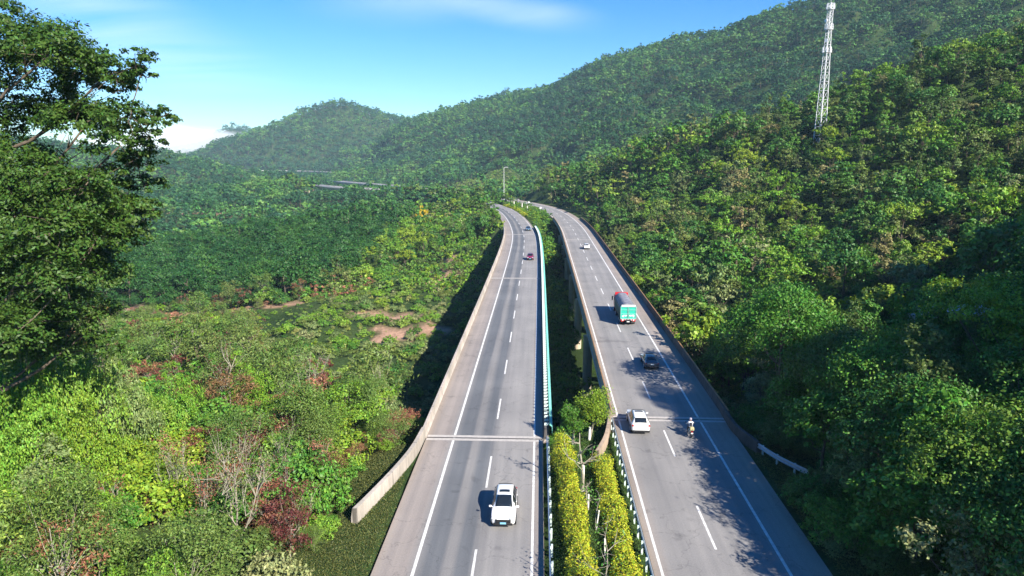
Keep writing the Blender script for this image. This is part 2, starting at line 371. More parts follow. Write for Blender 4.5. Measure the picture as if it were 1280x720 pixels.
def bare_mask(x, y):
    x = np.asarray(x, float); y = np.asarray(y, float)
    o = np.zeros(x.shape); n_ = sines(x, y, 9, 51, 3) * .45
    for cx, cy_, rx, ry in ((-82, 178.5, 17, 4.5), (-62, 180, 8, 4), (-104, 179, 9, 4), (-26, 142, 5, 9), (-18.5, 150, 5, 6), (-30, 163, 9, 5), (-21, 208, 6, 9), (-24, 232, 7, 12), (-150, 430, 40, 9), (-260, 500, 60, 16)):
        o = np.maximum(o, 1 - sstep(.55, 1.15, np.sqrt(((x - cx) / rx) ** 2 + ((y - cy_) / ry) ** 2) + n_))
    return o
m, nt, nd, lk = newmat('ground_soil')
out = N(nt, 'ShaderNodeOutputMaterial'); b = N(nt, 'ShaderNodeBsdfPrincipled'); b.inputs['Roughness'].default_value = .95; b.inputs['Specular IOR Level'].default_value = .1
tc = N(nt, 'ShaderNodeTexCoord')
n1 = N(nt, 'ShaderNodeTexNoise'); n1.inputs['Scale'].default_value = .06; n1.inputs['Detail'].default_value = 8; n1.inputs['Roughness'].default_value = .6
n2 = N(nt, 'ShaderNodeTexNoise'); n2.inputs['Scale'].default_value = 1.4; n2.inputs['Detail'].default_value = 8; n2.inputs['Roughness'].default_value = .75
lk.new(tc.outputs['Object'], n1.inputs['Vector']); lk.new(tc.outputs['Object'], n2.inputs['Vector'])
r1 = ramp(nt, [(.3, (.022, .045, .013)), (.5, (.036, .066, .018)), (.66, (.058, .085, .026)), (.80, (.12, .10, .05))])
r2 = ramp(nt, [(.25, (.3, .3, .3)), (.75, (1.5, 1.5, 1.5))])
lk.new(n1.outputs['Fac'], r1.inputs[0]); lk.new(n2.outputs['Fac'], r2.inputs[0])
mx = N(nt, 'ShaderNodeMix', data_type='RGBA', blend_type='MULTIPLY'); mx.inputs['Factor'].default_value = 1
av = N(nt, 'ShaderNodeAttribute', attribute_name='bare'); mb_ = N(nt, 'ShaderNodeMix', data_type='RGBA'); lk.new(av.outputs['Fac'], mb_.inputs['Factor']); lk.new(r1.outputs[0], mb_.inputs['A']); mb_.inputs['B'].default_value = (.44, .27, .18, 1)
lk.new(mb_.outputs['Result'], mx.inputs['A']); lk.new(r2.outputs[0], mx.inputs['B']); lk.new(mx.outputs['Result'], b.inputs['Base Color'])
bp = N(nt, 'ShaderNodeBump'); bp.inputs['Strength'].default_value = .6; bp.inputs['Distance'].default_value = .3
lk.new(n2.outputs['Fac'], bp.inputs['Height']); lk.new(bp.outputs[0], b.inputs['Normal']); lk.new(b.outputs[0], out.inputs[0])
M['soil'] = m
gm = sheet('ground', np.stack([GX, GY, GZ], -1), M['soil']); ba = gm.attributes.new('bare', 'FLOAT', 'POINT'); ba.data.foreach_set('value', bare_mask(GX, GY).astype(np.float32).ravel())
tag(link('ground', gm), kind='structure')

# ------------------------------------------------------------------ road surfaces
def asphalt(name, stops, w0, w1):
    m, nt, nd, lk = newmat(name)
    out = N(nt, 'ShaderNodeOutputMaterial'); b = N(nt, 'ShaderNodeBsdfPrincipled'); b.inputs['Roughness'].default_value = .85; b.inputs['Specular IOR Level'].default_value = .25
    uv = N(nt, 'ShaderNodeUVMap'); sp = N(nt, 'ShaderNodeSeparateXYZ'); lk.new(uv.outputs[0], sp.inputs[0])
    tc = N(nt, 'ShaderNodeTexCoord')
    st_ = N(nt, 'ShaderNodeTexNoise'); st_.inputs['Scale'].default_value = 1; st_.inputs['Detail'].default_value = 6
    cmb = N(nt, 'ShaderNodeCombineXYZ')
    a1 = N(nt, 'ShaderNodeMath', operation='MULTIPLY'); a1.inputs[1].default_value = 1.6; a2 = N(nt, 'ShaderNodeMath', operation='MULTIPLY'); a2.inputs[1].default_value = .035
    lk.new(sp.outputs[0], a1.inputs[0]); lk.new(sp.outputs[1], a2.inputs[0]); lk.new(a1.outputs[0], cmb.inputs[0]); lk.new(a2.outputs[0], cmb.inputs[1]); lk.new(cmb.outputs[0], st_.inputs['Vector'])
    wob = N(nt, 'ShaderNodeMath', operation='MULTIPLY_ADD'); wob.inputs[1].default_value = .9; lk.new(st_.outputs['Fac'], wob.inputs[0])
    sub = N(nt, 'ShaderNodeMath', operation='SUBTRACT'); sub.inputs[1].default_value = .45; lk.new(sp.outputs[0], sub.inputs[0]); lk.new(sub.outputs[0], wob.inputs[2])
    mr = N(nt, 'ShaderNodeMapRange'); mr.inputs['From Min'].default_value = w0; mr.inputs['From Max'].default_value = w1; lk.new(wob.outputs[0], mr.inputs['Value'])
    r = ramp(nt, [((p - w0) / (w1 - w0), c) for p, c in stops]); lk.new(mr.outputs[0], r.inputs[0])
    fine = N(nt, 'ShaderNodeTexNoise'); fine.inputs['Scale'].default_value = 9; fine.inputs['Detail'].default_value = 8; fine.inputs['Roughness'].default_value = .8
    lk.new(tc.outputs['Object'], fine.inputs['Vector'])
    big = N(nt, 'ShaderNodeTexNoise'); big.inputs['Scale'].default_value = .12; big.inputs['Detail'].default_value = 5; lk.new(tc.outputs['Object'], big.inputs['Vector'])
    rf = ramp(nt, [(.3, (.78, .78, .78)), (.7, (1.2, 1.2, 1.2))]); lk.new(fine.outputs['Fac'], rf.inputs[0])
    rb = ramp(nt, [(.3, (.86, .86, .87)), (.7, (1.12, 1.11, 1.1))]); lk.new(big.outputs['Fac'], rb.inputs[0])
    rs = ramp(nt, [(.35, (.9, .9, .91)), (.65, (1.08, 1.07, 1.06))]); lk.new(st_.outputs['Fac'], rs.inputs[0])
    cur = r.outputs[0]
    for o in (rf, rb, rs):
        x = N(nt, 'ShaderNodeMix', data_type='RGBA', blend_type='MULTIPLY'); x.inputs['Factor'].default_value = 1
        lk.new(cur, x.inputs['A']); lk.new(o.outputs[0], x.inputs['B']); cur = x.outputs['Result']
    vo = N(nt, 'ShaderNodeTexVoronoi', feature='DISTANCE_TO_EDGE'); vo.inputs['Scale'].default_value = .22; wv = N(nt, 'ShaderNodeMix', data_type='RGBA'); wv.inputs['Factor'].default_value = .35
    lk.new(tc.outputs['Object'], wv.inputs['A']); wn_ = N(nt, 'ShaderNodeTexNoise'); wn_.inputs['Scale'].default_value = .8; wn_.inputs['Detail'].default_value = 6; lk.new(tc.outputs['Object'], wn_.inputs['Vector'])
    ad_ = N(nt, 'ShaderNodeVectorMath', operation='MULTIPLY_ADD'); ad_.inputs[1].default_value = (3, 3, 0); lk.new(wn_.outputs['Color'], ad_.inputs[0]); lk.new(tc.outputs['Object'], ad_.inputs[2]); lk.new(ad_.outputs[0], vo.inputs['Vector'])
    rc_ = ramp(nt, [(0, (.62, .62, .63)), (.010, (1, 1, 1))]); lk.new(vo.outputs['Distance'], rc_.inputs[0])
    sk = N(nt, 'ShaderNodeTexNoise'); sk.inputs['Scale'].default_value = .55; sk.inputs['Detail'].default_value = 3; lk.new(tc.outputs['Object'], sk.inputs['Vector']); rk = ramp(nt, [(.27, (.72, .72, .73)), (.36, (1, 1, 1))]); lk.new(sk.outputs['Fac'], rk.inputs[0])
    for o in (rc_, rk):
        x = N(nt, 'ShaderNodeMix', data_type='RGBA', blend_type='MULTIPLY'); x.inputs['Factor'].default_value = .75
        lk.new(cur, x.inputs['A']); lk.new(o.outputs[0], x.inputs['B']); cur = x.outputs['Result']
    lk.new(cur, b.inputs['Base Color'])
    bp = N(nt, 'ShaderNodeBump'); bp.inputs['Strength'].default_value = .25; bp.inputs['Distance'].default_value = .01
    lk.new(fine.outputs['Fac'], bp.inputs['Height']); lk.new(bp.outputs[0], b.inputs['Normal'])
    lk.new(b.outputs[0], out.inputs[0])
    return m
dust, dirt, grey, dark, mid = (.285, .254, .232), (.305, .258, .215), (.255, .247, .238), (.132, .140, .150), (.224, .218, .212)
M['road_l'] = asphalt('asphalt_down', [(-6.6, dirt), (-6.0, dust), (-4.6, dust), (-3.9, mid), (-3.2, dark), (-2.3, dark), (-1.9, mid), (-1.5, mid), (-1.0, dark), (-.35, dark), (.2, mid), (.8, grey), (1.8, grey), (3.4, grey), (4.2, dust), (4.7, dirt)], -6.6, 4.7)
M['road_r'] = asphalt('asphalt_up', [(-4.75, dirt), (-4.2, dust), (-3.5, grey), (-2.6, mid), (-1.6, grey), (-.3, grey), (.8, grey), (1.4, mid), (2.3, grey), (3.2, mid), (4.0, grey), (4.6, dust), (6.2, dirt), (6.85, dirt)], -4.75, 6.85)

def ribbon(name, rd, o0, o1, s0, s1, z, mat, n=12, step=2.0):
    s = np.arange(s0, s1 + .01, step); offs = np.linspace(o0, o1, n)
    V = np.stack([rd.pt(s, o, z) for o in offs], 1)
    uv = np.stack([np.broadcast_to(offs, (len(s), n)), np.broadcast_to(s[:, None], (len(s), n))], -1)
    return sheet(name, V, mat, uv)
tag(link('road_down', ribbon('road_down', RL, L0, L1, 0, RL.L, 0, M['road_l'])), kind='structure')
tag(link('road_up', ribbon('road_up', RR, R0, R1, 0, RR.L, 0, M['road_r'])), kind='structure')

def sweep(mb, rd, prof, s0, s1, mi=0, step=2.0, closed=True):
    """a profile of (offset, z) carried along a road"""
    s = np.unique(np.r_[np.arange(s0, s1, step), s1]); k = len(prof)
    V = np.concatenate([np.stack([rd.pt(np.array([q]), o, z)[0] for o, z in prof]) for q in s])
    fs = [(i * k + j, i * k + (j + 1) % k, (i + 1) * k + (j + 1) % k, (i + 1) * k + j) for i in range(len(s) - 1) for j in range(k if closed else k - 1)]
    if closed: fs += [tuple(range(k))[::-1], tuple((len(s) - 1) * k + j for j in range(k))]
    mb.add(V, fs, mi)

def sweep_path(mb, path, prof, mi=0, closed=True):
    """the same along any plan path (n, 2)"""
    p = np.array(path, float); t = np.gradient(p, axis=0); t /= np.linalg.norm(t, axis=1, keepdims=True); nr = np.stack([t[:, 1], -t[:, 0]], 1)
    k = len(prof); z0 = p[:, 2] * 0 if p.shape[1] > 2 else np.zeros(len(p))
    V = np.concatenate([np.array([[p[i, 0] + nr[i, 0] * o, p[i, 1] + nr[i, 1] * o, z] for o, z in prof]) for i in range(len(p))])
    fs = [(i * k + j, i * k + (j + 1) % k, (i + 1) * k + (j + 1) % k, (i + 1) * k + j) for i in range(len(p) - 1) for j in range(k if closed else k - 1)]
    if closed: fs += [tuple(range(k))[::-1], tuple((len(p) - 1) * k + j for j in range(k))]
    mb.add(V, fs, mi)

def lines():
    mb = MB()
    def stripe(rd, off, w, s0, s1, step=2.0):
        s = np.unique(np.r_[np.arange(s0, s1, step), s1])
        a, b_ = rd.pt(s, off - w / 2, .005), rd.pt(s, off + w / 2, .005)
        V = np.empty((2 * len(s), 3)); V[0::2] = a; V[1::2] = b_
        mb.add(V, [(2 * i, 2 * i + 1, 2 * i + 3, 2 * i + 2) for i in range(len(s) - 1)])
    stripe(RL, -3.9, .22, 0, RL.L); stripe(RL, 3.88, .18, 0, RL.L)
    stripe(RR, -4.2, .18, 0, RR.L); stripe(RR, 4.15, .22, 0, RR.L)
    for rd, Y0 in ((RL, 58.4), (RR, 64.1)):
        s0 = rd.s_at(Y0)
        for k in range(-5, 40):
            e = s0 + 15 * k
            if e - 6 > 0: stripe(rd, 0, .17, e - 6, e, 1.5)
    return mb
lm = lines().build('lane_markings', M['white']); tag(lm, kind='structure')
jm = MB()
for rd, o0, o1, s in ((RL, L0, L1, LB0), (RL, L0, L1, RL.s_at(150.7)), (RL, L0, L1, RL.s_at(240)), (RR, R0, R1, RB0), (RR, R0, R1, RR.s_at(223.3))):
    for d, w, mi, z in ((-.38, .5, 0, .009), (0.0, .16, 1, .0085), (.38, .5, 0, .009)):
        p = [rd.pt(np.array([s + d - w / 2]), o0 + .05, z)[0], rd.pt(np.array([s + d - w / 2]), o1 - .05, z)[0], rd.pt(np.array([s + d + w / 2]), o1 - .05, z)[0], rd.pt(np.array([s + d + w / 2]), o0 + .05, z)[0]]
        jm.add(p, [(0, 1, 2, 3)], mi)
tag(jm.build('road_expansion_joint', [M['joint'], M['jointgap']]), kind='structure')

# ------------------------------------------------------------------ viaducts
M['rust'] = simple('rusty_pipe', (.30, .17, .075), .7, noise=.35, scale=2)
def viaduct(rd, o0, o1, s0, s1, piers, label, parmats, group, far=False, par=(True, True), rail=(False, False), h=1.0, pier_out=2.6):
    root = empty('viaduct', tuple(rd.pt(np.array([s0]), 0, 0)[0])); tag(root, label, 'bridge', group)
    off = -np.array(root.location)
    def fin(mb, name, mat):
        for v in mb.v: v += off
        return mb.build(name, mat, root)
    w0, w1 = o0 - .55, o1 + .55
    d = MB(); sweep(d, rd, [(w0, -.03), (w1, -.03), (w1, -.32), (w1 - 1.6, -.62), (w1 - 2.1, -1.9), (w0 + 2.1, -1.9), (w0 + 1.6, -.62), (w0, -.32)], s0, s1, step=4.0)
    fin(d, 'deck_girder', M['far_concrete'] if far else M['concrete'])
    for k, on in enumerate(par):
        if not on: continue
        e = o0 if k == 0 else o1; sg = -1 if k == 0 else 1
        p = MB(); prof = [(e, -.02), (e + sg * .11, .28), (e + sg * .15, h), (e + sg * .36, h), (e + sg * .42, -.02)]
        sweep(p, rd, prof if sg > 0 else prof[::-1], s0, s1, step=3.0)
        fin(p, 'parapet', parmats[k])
        if rail[k]:
            p = MB(); sweep(p, rd, [(e + sg * .18, h + .003), (e + sg * .18, h + .09), (e + sg * .32, h + .09), (e + sg * .32, h + .003)][::sg], s0, s1, step=3.0); fin(p, 'coping_rail', M['rust'])
    for s in piers:
        c = rd.pt(np.array([s]), (o0 + o1) / 2, 0)[0]
        g = min(float(ground(c[0], c[1])), -3.0) - 1.0
        hd = rd.heading(s)
        cap = MB(); cap.box((c[0], c[1], -2.32), (o1 - o0 - .4, 1.7, .82), rz=hd)
        pier = fin(cap, 'pier', M['pier'])
        for k in (-1, 1):
            q = rd.pt(np.array([s]), (o0 + o1) / 2 + k * ((o1 - o0) / 2 - (1.35 if rd is not RR or k > 0 else .25)), 0)[0]
            cm = MB(); cm.tube([(q[0], q[1], g), (q[0], q[1], -2.73)], .78, 14)
            for v in cm.v: v += off
            cm.build('column', M['pier'], pier, smooth=False)
    return root
viaduct(RL, L0, L1, LB0, LB1, [LB0 + 26 + 30 * k for k in range(6)], 'concrete viaduct carrying the carriageway with the turquoise fence', (M['pale_concrete'], M['shade_concrete']), 'viaducts of the divided highway')
viaduct(RR, R0, R1, RB0, RB1, [RB0 + 44 + 30 * k for k in range(6)], 'concrete viaduct carrying the truck, with columns showing beneath its edge', (M['warm_concrete'], M['shade_concrete']), 'viaducts of the divided highway', rail=(True, True))
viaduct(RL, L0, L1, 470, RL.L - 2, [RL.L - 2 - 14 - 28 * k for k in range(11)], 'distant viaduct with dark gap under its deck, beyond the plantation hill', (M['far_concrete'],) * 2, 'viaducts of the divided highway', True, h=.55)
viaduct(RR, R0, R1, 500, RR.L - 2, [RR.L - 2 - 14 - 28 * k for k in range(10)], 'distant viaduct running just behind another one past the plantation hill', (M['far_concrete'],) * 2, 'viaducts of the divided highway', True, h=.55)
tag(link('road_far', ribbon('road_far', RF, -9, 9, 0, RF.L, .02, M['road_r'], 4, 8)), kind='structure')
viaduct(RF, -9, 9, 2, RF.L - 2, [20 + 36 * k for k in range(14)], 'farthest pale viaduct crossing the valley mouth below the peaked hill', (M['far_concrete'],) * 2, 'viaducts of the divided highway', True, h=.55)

# flared parapet ends and curved wing walls at the abutments
def arc(pts, n=14):
    r = Road.__new__(Road); p = np.array(pts, float); q = np.vstack([2 * p[0] - p[1], p, 2 * p[-1] - p[-2]]); out = []
    for i in range(1, len(q) - 2):
        t = np.linspace(0, 1, n, endpoint=False)[:, None]; a, b_, c, d = q[i - 1], q[i], q[i + 1], q[i + 2]
        out.append(.5 * (2 * b_ + (c - a) * t + (2 * a - 5 * b_ + 4 * c - d) * t ** 2 + (3 * b_ - a - 3 * c + d) * t ** 3))
    return np.vstack(out + [p[-1:]])
def wall(name, pts, mat, label, cat, h=1.0, deep=-1.6, w=.42):
    mb = MB(); path = arc(pts); base = np.array([path[0, 0], path[0, 1]])
    sweep_path(mb, path - base, [(w / 2, deep), (w / 2 - .03, h), (-w / 2 + .06, h), (-w / 2 - .08, .3), (-w / 2 - .14, deep)])
    o = mb.build(name, mat); o.location = (base[0], base[1], 0); return tag(o, label, cat)
pl = RL.pt(np.array([LB0]), L0 - .28, 0)[0]
wall('wing_wall', [(-11.75, 46.6), (-11.1, 48.8), (-9.9, 53.4), (-9.05, 57.6), (pl[0], LB0 * 0 + pl[1])], M['pale_concrete'], 'pale flared concrete parapet end beside the dry grass verge', 'wall', 1.05)
pr = RR.pt(np.array([RB0]), R0 - .28, 0)[0]
wall('wing_wall', [(7.6, 57.0), (8.7, 60.0), (9.45, 63.0), (pr[0], pr[1])][::1], M['warm_concrete'], 'brown curved wing wall at the end of the yellow hedge', 'wall', .95)
pq = RR.pt(np.array([RB0 + 4]), R1 + .28, 0)[0]
wall('wing_wall', [(pq[0], pq[1]), (22.15, 66.0), (22.05, 62.8), (22.75, 58.9)], M['shade_concrete'], 'shaded concrete wall curving out to the steel guardrail end', 'wall', .95)

# ------------------------------------------------------------------ guardrails
def guardrail(path, label, face=1, post_gap=2.0, group='steel guardrails at the roadside', tall=1.0, mats=('galv', 'plate')):
    p = arc(path, 24) if len(path) < 8 else np.array(path); p = Road.resample(p[:, :2], .5)
    base = np.array([p[0, 0], p[0, 1]]); p = p - base
    root = empty('guardrail', (base[0], base[1], 0)); tag(root, label, 'guardrail', group)
    beam = MB(); f = face
    prof = [(f * .00, .44), (f * .07, .47), (f * .08, .53), (f * .01, .585), (f * .01, .615), (f * .08, .67), (f * .07, .73), (f * 0.0, .76)]
    prof = [(o * tall, .60 + (z - .60) * tall ** 1.6) for o, z in prof]
    prof = prof + [(o - f * .012, z) for o, z in prof[::-1]]
    sweep_path(beam, p, prof if f < 0 else prof[::-1]); beam.build('beam', M[mats[0]], root)
    t = np.gradient(p, axis=0); t /= np.linalg.norm(t, axis=1, keepdims=True); nr = np.stack([t[:, 1], -t[:, 0]], 1)
    pm = None
    for i in range(1, len(p), int(post_gap / .5)):
        q = p[i] - nr[i] * f * .13; a = math.atan2(-t[i, 0], t[i, 1])
        if pm is None:
            b_ = MB(); b_.box((0, 0, .28), (.13, .13, 1.0)); b_.box((f * .075, 0, .6), (.09, .14, .2)); b_.box((0, 0, .80), (.13, .13, .04))
            o = b_.build('post', M[mats[1]], root); pm = o.data
        else: o = link('post', pm, root)
        o.location = (q[0], q[1], 0); o.rotation_euler = (0, 0, a)
    return root
s = np.arange(0, LB0 + .4, .5); guardrail(RL.pt(s[(s > 80)], 5.1)[:, :2] if False else RL.pt(np.arange(84, LB0, .5), 5.1)[:, :2], 'dark guardrail with pale block posts beside the yellow hedge and white car', -1)
guardrail(RR.pt(np.arange(84, RB0 - 1, .5), -5.05)[:, :2], 'guardrail with white posts between the road edge and the yellow hedge, opposite the motorcycle', 1)
guardrail([(22.75, 58.9), (23.4, 56.7), (24.0, 55.3), (25.1, 53.2)], 'short blue-white guardrail end turned into the shaded bank', 1, tall=1.3, mats=('galv', 'plate'))

# ------------------------------------------------------------------ turquoise fence along the median side of the left viaduct
root = empty('median_fence', tuple(RL.pt(np.array([LB0]), L1 + .4, 0)[0])); tag(root, 'long turquoise bridge fence with a row of pale upright blades', 'fence')
off = -np.array(root.location)
mb = MB(); f0, f1 = LB0 + .6, LB1 - 3
sweep(mb, RL, [(L1 + .64, 1.24), (L1 + .88, 1.08), (L1 + .88, 1.04), (L1 + .64, 1.20)], f0, f1, step=2.0)
sweep(mb, RL, [(L1 + .88, .35), (L1 + .88, 1.06), (L1 + .92, 1.06), (L1 + .92, .35)], f0, f1, step=2.0)
for v in mb.v: v += off
mb.build('panel', M['turq'], root)
b_ = MB(); b_.box((0, 0, 1.12), (.46, .07, .24), taper=.95); bl = None; n = 0
rest = MB()
for s in np.arange(f0 + .5, f1, 1.0):
    q = RL.pt(np.array([s]), L1 + .36, 0)[0]
    if n < 99:
        o = b_.build('blade', M['plate'], root) if bl is None else link('blade', bl, root); bl = o.data
        o.location = (q[0] + off[0], q[1] + off[1], 0); o.rotation_euler = (0, 0, RL.heading(s) + .15)
    else: rest.box((q[0] + off[0], q[1] + off[1], 1.12), (.46, .07, .24), rz=RL.heading(s) + .15, taper=.952)
    n += 1
tag(rest.build('blade', M['plate'], root), kind='stuff')
# ------------------------------------------------------------------ plants: shapes shared by the individuals and by the wood
LEAF = {
    'dark':   [(.022, .062, .016), (.036, .085, .020), (.030, .075, .024), (.048, .098, .022)],
    'bright': [(.100, .175, .020), (.080, .160, .024), (.140, .185, .024), (.066, .140, .022)],
    'olive':  [(.090, .110, .028), (.074, .102, .030), (.125, .125, .040), (.062, .092, .026)],
    'pale':   [(.145, .170, .075), (.110, .150, .062), (.180, .175, .10), (.098, .135, .055)],
    'mid':    [(.046, .118, .022), (.062, .138, .025), (.038, .100, .026), (.076, .132, .026)],
    'rubber': [(.010, .040, .017), (.022, .066, .025), (.014, .050, .022), (.034, .086, .027), (.018, .058, .028), (.028, .074, .024)],
    'far':    [(.020, .058, .018), (.052, .108, .028), (.084, .128, .034), (.032, .075, .024), (.06, .115, .026), (.022, .062, .024), (.075, .105, .035)],
    'farlit': [(.085, .15, .034), (.11, .165, .040), (.07, .135, .030), (.13, .16, .05)],
    'farshade': [(.016, .050, .018), (.024, .064, .022), (.034, .080, .024), (.020, .056, .026)],  # this and the lighter far palette paint in ravine light and shade
    'dry':    [(.15, .045, .045), (.32, .14, .10), (.16, .10, .05), (.12, .035, .04), (.34, .16, .12)],
    'grass':  [(.17, .165, .055), (.13, .155, .045), (.21, .185, .09), (.11, .145, .036)],
    'yellow': [(.36, .41, .03), (.30, .38, .035)],
    'feather': [(.085, .125, .030), (.11, .14, .04), (.075, .12, .03), (.13, .14, .05)],
    'tan':    [(.20, .18, .085), (.16, .155, .07), (.24, .20, .11)],
    'gold':   [(.50, .34, .01), (.46, .31, .012)],
    'lime':   [(.19, .27, .035), (.15, .25, .035), (.24, .28, .06)],
    'big':    [(.066, .128, .018), (.058, .116, .018)],
}
_TI = {'rubber': (1.2, 1.22, .72), 'olive': (.88, 1.12, 1.0), 'pale': (1.1, 1.2, 1.1), 'bright': (1.3, 1.32, 1.0), 'mid': (1.3, 1.3, 1.0), 'dark': (1.25, 1.4, 1.1), 'grass': (1.2, 1.35, 1.1), 'big': (.82, .82, .85), 'yellow': (1.1, 1.0, .8), 'gold': (1, 1, 1), 'tan': (1, 1, 1), 'feather': (.95, 1.08, 1.0), 'dry': (1.0, .95, .85), 'far': (.98, 1.36, 1.4), 'farlit': (.95, 1.25, 1.3), 'farshade': (.95, 1.25, 1.5), 'lime': (.78, .92, .9)}  # far tints lean to blue: haze put into the leaf colour
LEAF = {k: [tuple(min(.6, a * b_ * c_) for a, b_, c_ in zip(q, (1.34, 1.30, 1.06) if k not in ('yellow', 'gold', 'big', 'dry') else (1.05, 1.05, 1), _TI.get(k, (1.5, 1.35, 1.05)))) for q in v] for k, v in LEAF.items()}
LM = {k: leafmat('leaf_' + k, c, var=.4, hv=.10 if k == 'yellow' else .05, trans=.15 if k != 'dry' else .12) for k, c in LEAF.items()}
def stemmat():
    return M['bark']

def leaves(g, centres, nrm, size, aspect=.6, updir=.35, tumble=.75):
    """a loose quad per leaf or leaf spray; nrm gives the way it faces"""
    n = len(centres)
    d = nrm + g.normal(0, tumble, (n, 3)); d[:, 2] += updir
    d /= np.linalg.norm(d, axis=1, keepdims=True) + 1e-9
    r = g.normal(0, 1, (n, 3)); a = np.cross(d, r); a /= np.linalg.norm(a, axis=1, keepdims=True) + 1e-9
    b_ = np.cross(d, a)
    L = (size * g.uniform(.65, 1.35, n))[:, None] * .5
    W = L * aspect
    bend = d * L * g.uniform(-.25, .35, n)[:, None]
    return np.stack([centres - a * L, centres - b_ * W + bend, centres + a * L, centres + b_ * W + bend], 1)

def crown(g, lobes, n, size, clump=.34, per=26, low=-.35, shell=.13, **kw):
    """leaves in clumps spread over the outer part of several lobes (cx, cy, cz, rx, ry, rz)"""
    lb = np.array(lobes, float); w = (lb[:, 3] * lb[:, 4] + lb[:, 4] * lb[:, 5] + lb[:, 3] * lb[:, 5]); w /= w.sum()
    nc = max(6, n // per)
    li = g.choice(len(lb), nc, p=w)
    d = g.normal(0, 1, (nc, 3)); d /= np.linalg.norm(d, axis=1, keepdims=True)
    d[:, 2] = np.where(d[:, 2] < low, -d[:, 2] * g.uniform(.2, 1, nc), d[:, 2])
    d /= np.linalg.norm(d, axis=1, keepdims=True)
    rr = 1 - np.abs(g.normal(0, shell, nc)); rr = np.where(g.random(nc) < .12, rr + .14, rr)
    cc = lb[li, :3] + d * lb[li, 3:] * rr[:, None]
    rad_ = lb[li, 3:].mean(1) * clump * g.uniform(.6, 1.3, nc)
    k = g.choice(nc, n)
    o = g.normal(0, .5, (n, 3)); o[:, 2] *= .62
    P = cc[k] + o * rad_[k][:, None]
    return leaves(g, P, d[k] * .8 + o * .5, size, **kw)

def skeleton(mb, g, h, lobes, r0, mi=0, sides=6, lean=.06, fork=.35, n=None):
    """tapered trunk with a limb towards each lobe"""
    top = np.array([g.normal(0, lean) * h, g.normal(0, lean) * h, h * .72])
    t = np.linspace(0, 1, 6)[:, None]
    tr = t * top + np.c_[np.sin(t * 5 + g.random() * 6), np.cos(t * 4 + g.random() * 6), 0 * t] * h * .012 * (t > 0)
    mb.tube(tr, np.linspace(r0, r0 * .35, 6), sides, mi)
    for lb in lobes[:n]:
        a = tr[int(np.clip(round((fork + g.random() * .4) * 5), 1, 5))]; b_ = np.array(lb[:3]) + g.normal(0, .15, 3) * lb[3]
        md = (a + b_) / 2 + np.array([0, 0, -.06 * h * g.random()])
        q = np.stack([a, (a + md) / 2 + g.normal(0, .01 * h, 3), md, (md + b_) / 2 + g.normal(0, .015 * h, 3), b_])
        mb.tube(q, np.linspace(r0 * .45, r0 * .08, 5), max(4, sides - 2), mi)

def lobeset(kind, g):
    """lobes of a crown for a plant one unit tall"""
    u = g.uniform
    if kind == 'round':
        L = [(0, 0, .70, .27, .27, .26)] + [(.24 * math.cos(a) * u(.8, 1.2), .24 * math.sin(a) * u(.8, 1.2), u(.46, .70), u(.15, .23), u(.15, .23), u(.13, .20)) for a in np.arange(6) * 1.047 + u(0, 1)] + [(u(-.1, .1), u(-.1, .1), .86, .17, .17, .13)]
    elif kind == 'tall':
        L = [(u(-.06, .06), u(-.06, .06), z, r * u(.85, 1.2), r * u(.85, 1.2), .12 * u(.9, 1.3)) for z, r in ((.30, .17), (.45, .21), (.60, .20), (.74, .17), (.88, .11))] + [(u(-.16, .16), u(-.16, .16), u(.35, .7), .12, .12, .1) for _ in range(3)]
    elif kind == 'spread':
        L = [(.34 * math.cos(a) * u(.7, 1.2), .34 * math.sin(a) * u(.7, 1.2), u(.60, .82), u(.17, .25), u(.17, .25), u(.08, .13)) for a in np.arange(7) * .9 + u(0, 1)] + [(0, 0, .88, .24, .24, .11), (u(-.1, .1), u(-.1, .1), .66, .2, .2, .12)]
    elif kind == 'dome':
        L = [(0, 0, .66, .36, .36, .32)] + [(.27 * math.cos(a), .27 * math.sin(a), u(.42, .68), .19, .19, .20) for a in np.arange(6) * 1.047 + u(0, 1)]
    elif kind == 'airy':
        L = [(u(-.28, .28), u(-.28, .28), u(.30, .95), u(.08, .15), u(.08, .15), u(.07, .13)) for _ in range(22)]
    else:   # bush, from the ground up
        L = [(0, 0, .45, .5, .5, .42)] + [(.5 * math.cos(a) * u(.7, 1.2), .5 * math.sin(a) * u(.7, 1.2), u(.25, .55), u(.22, .36), u(.22, .36), u(.22, .34)) for a in np.arange(6) * 1.047 + u(0, 1)] + [(u(-.2, .2), u(-.2, .2), .85, .2, .2, .2)]
    return L

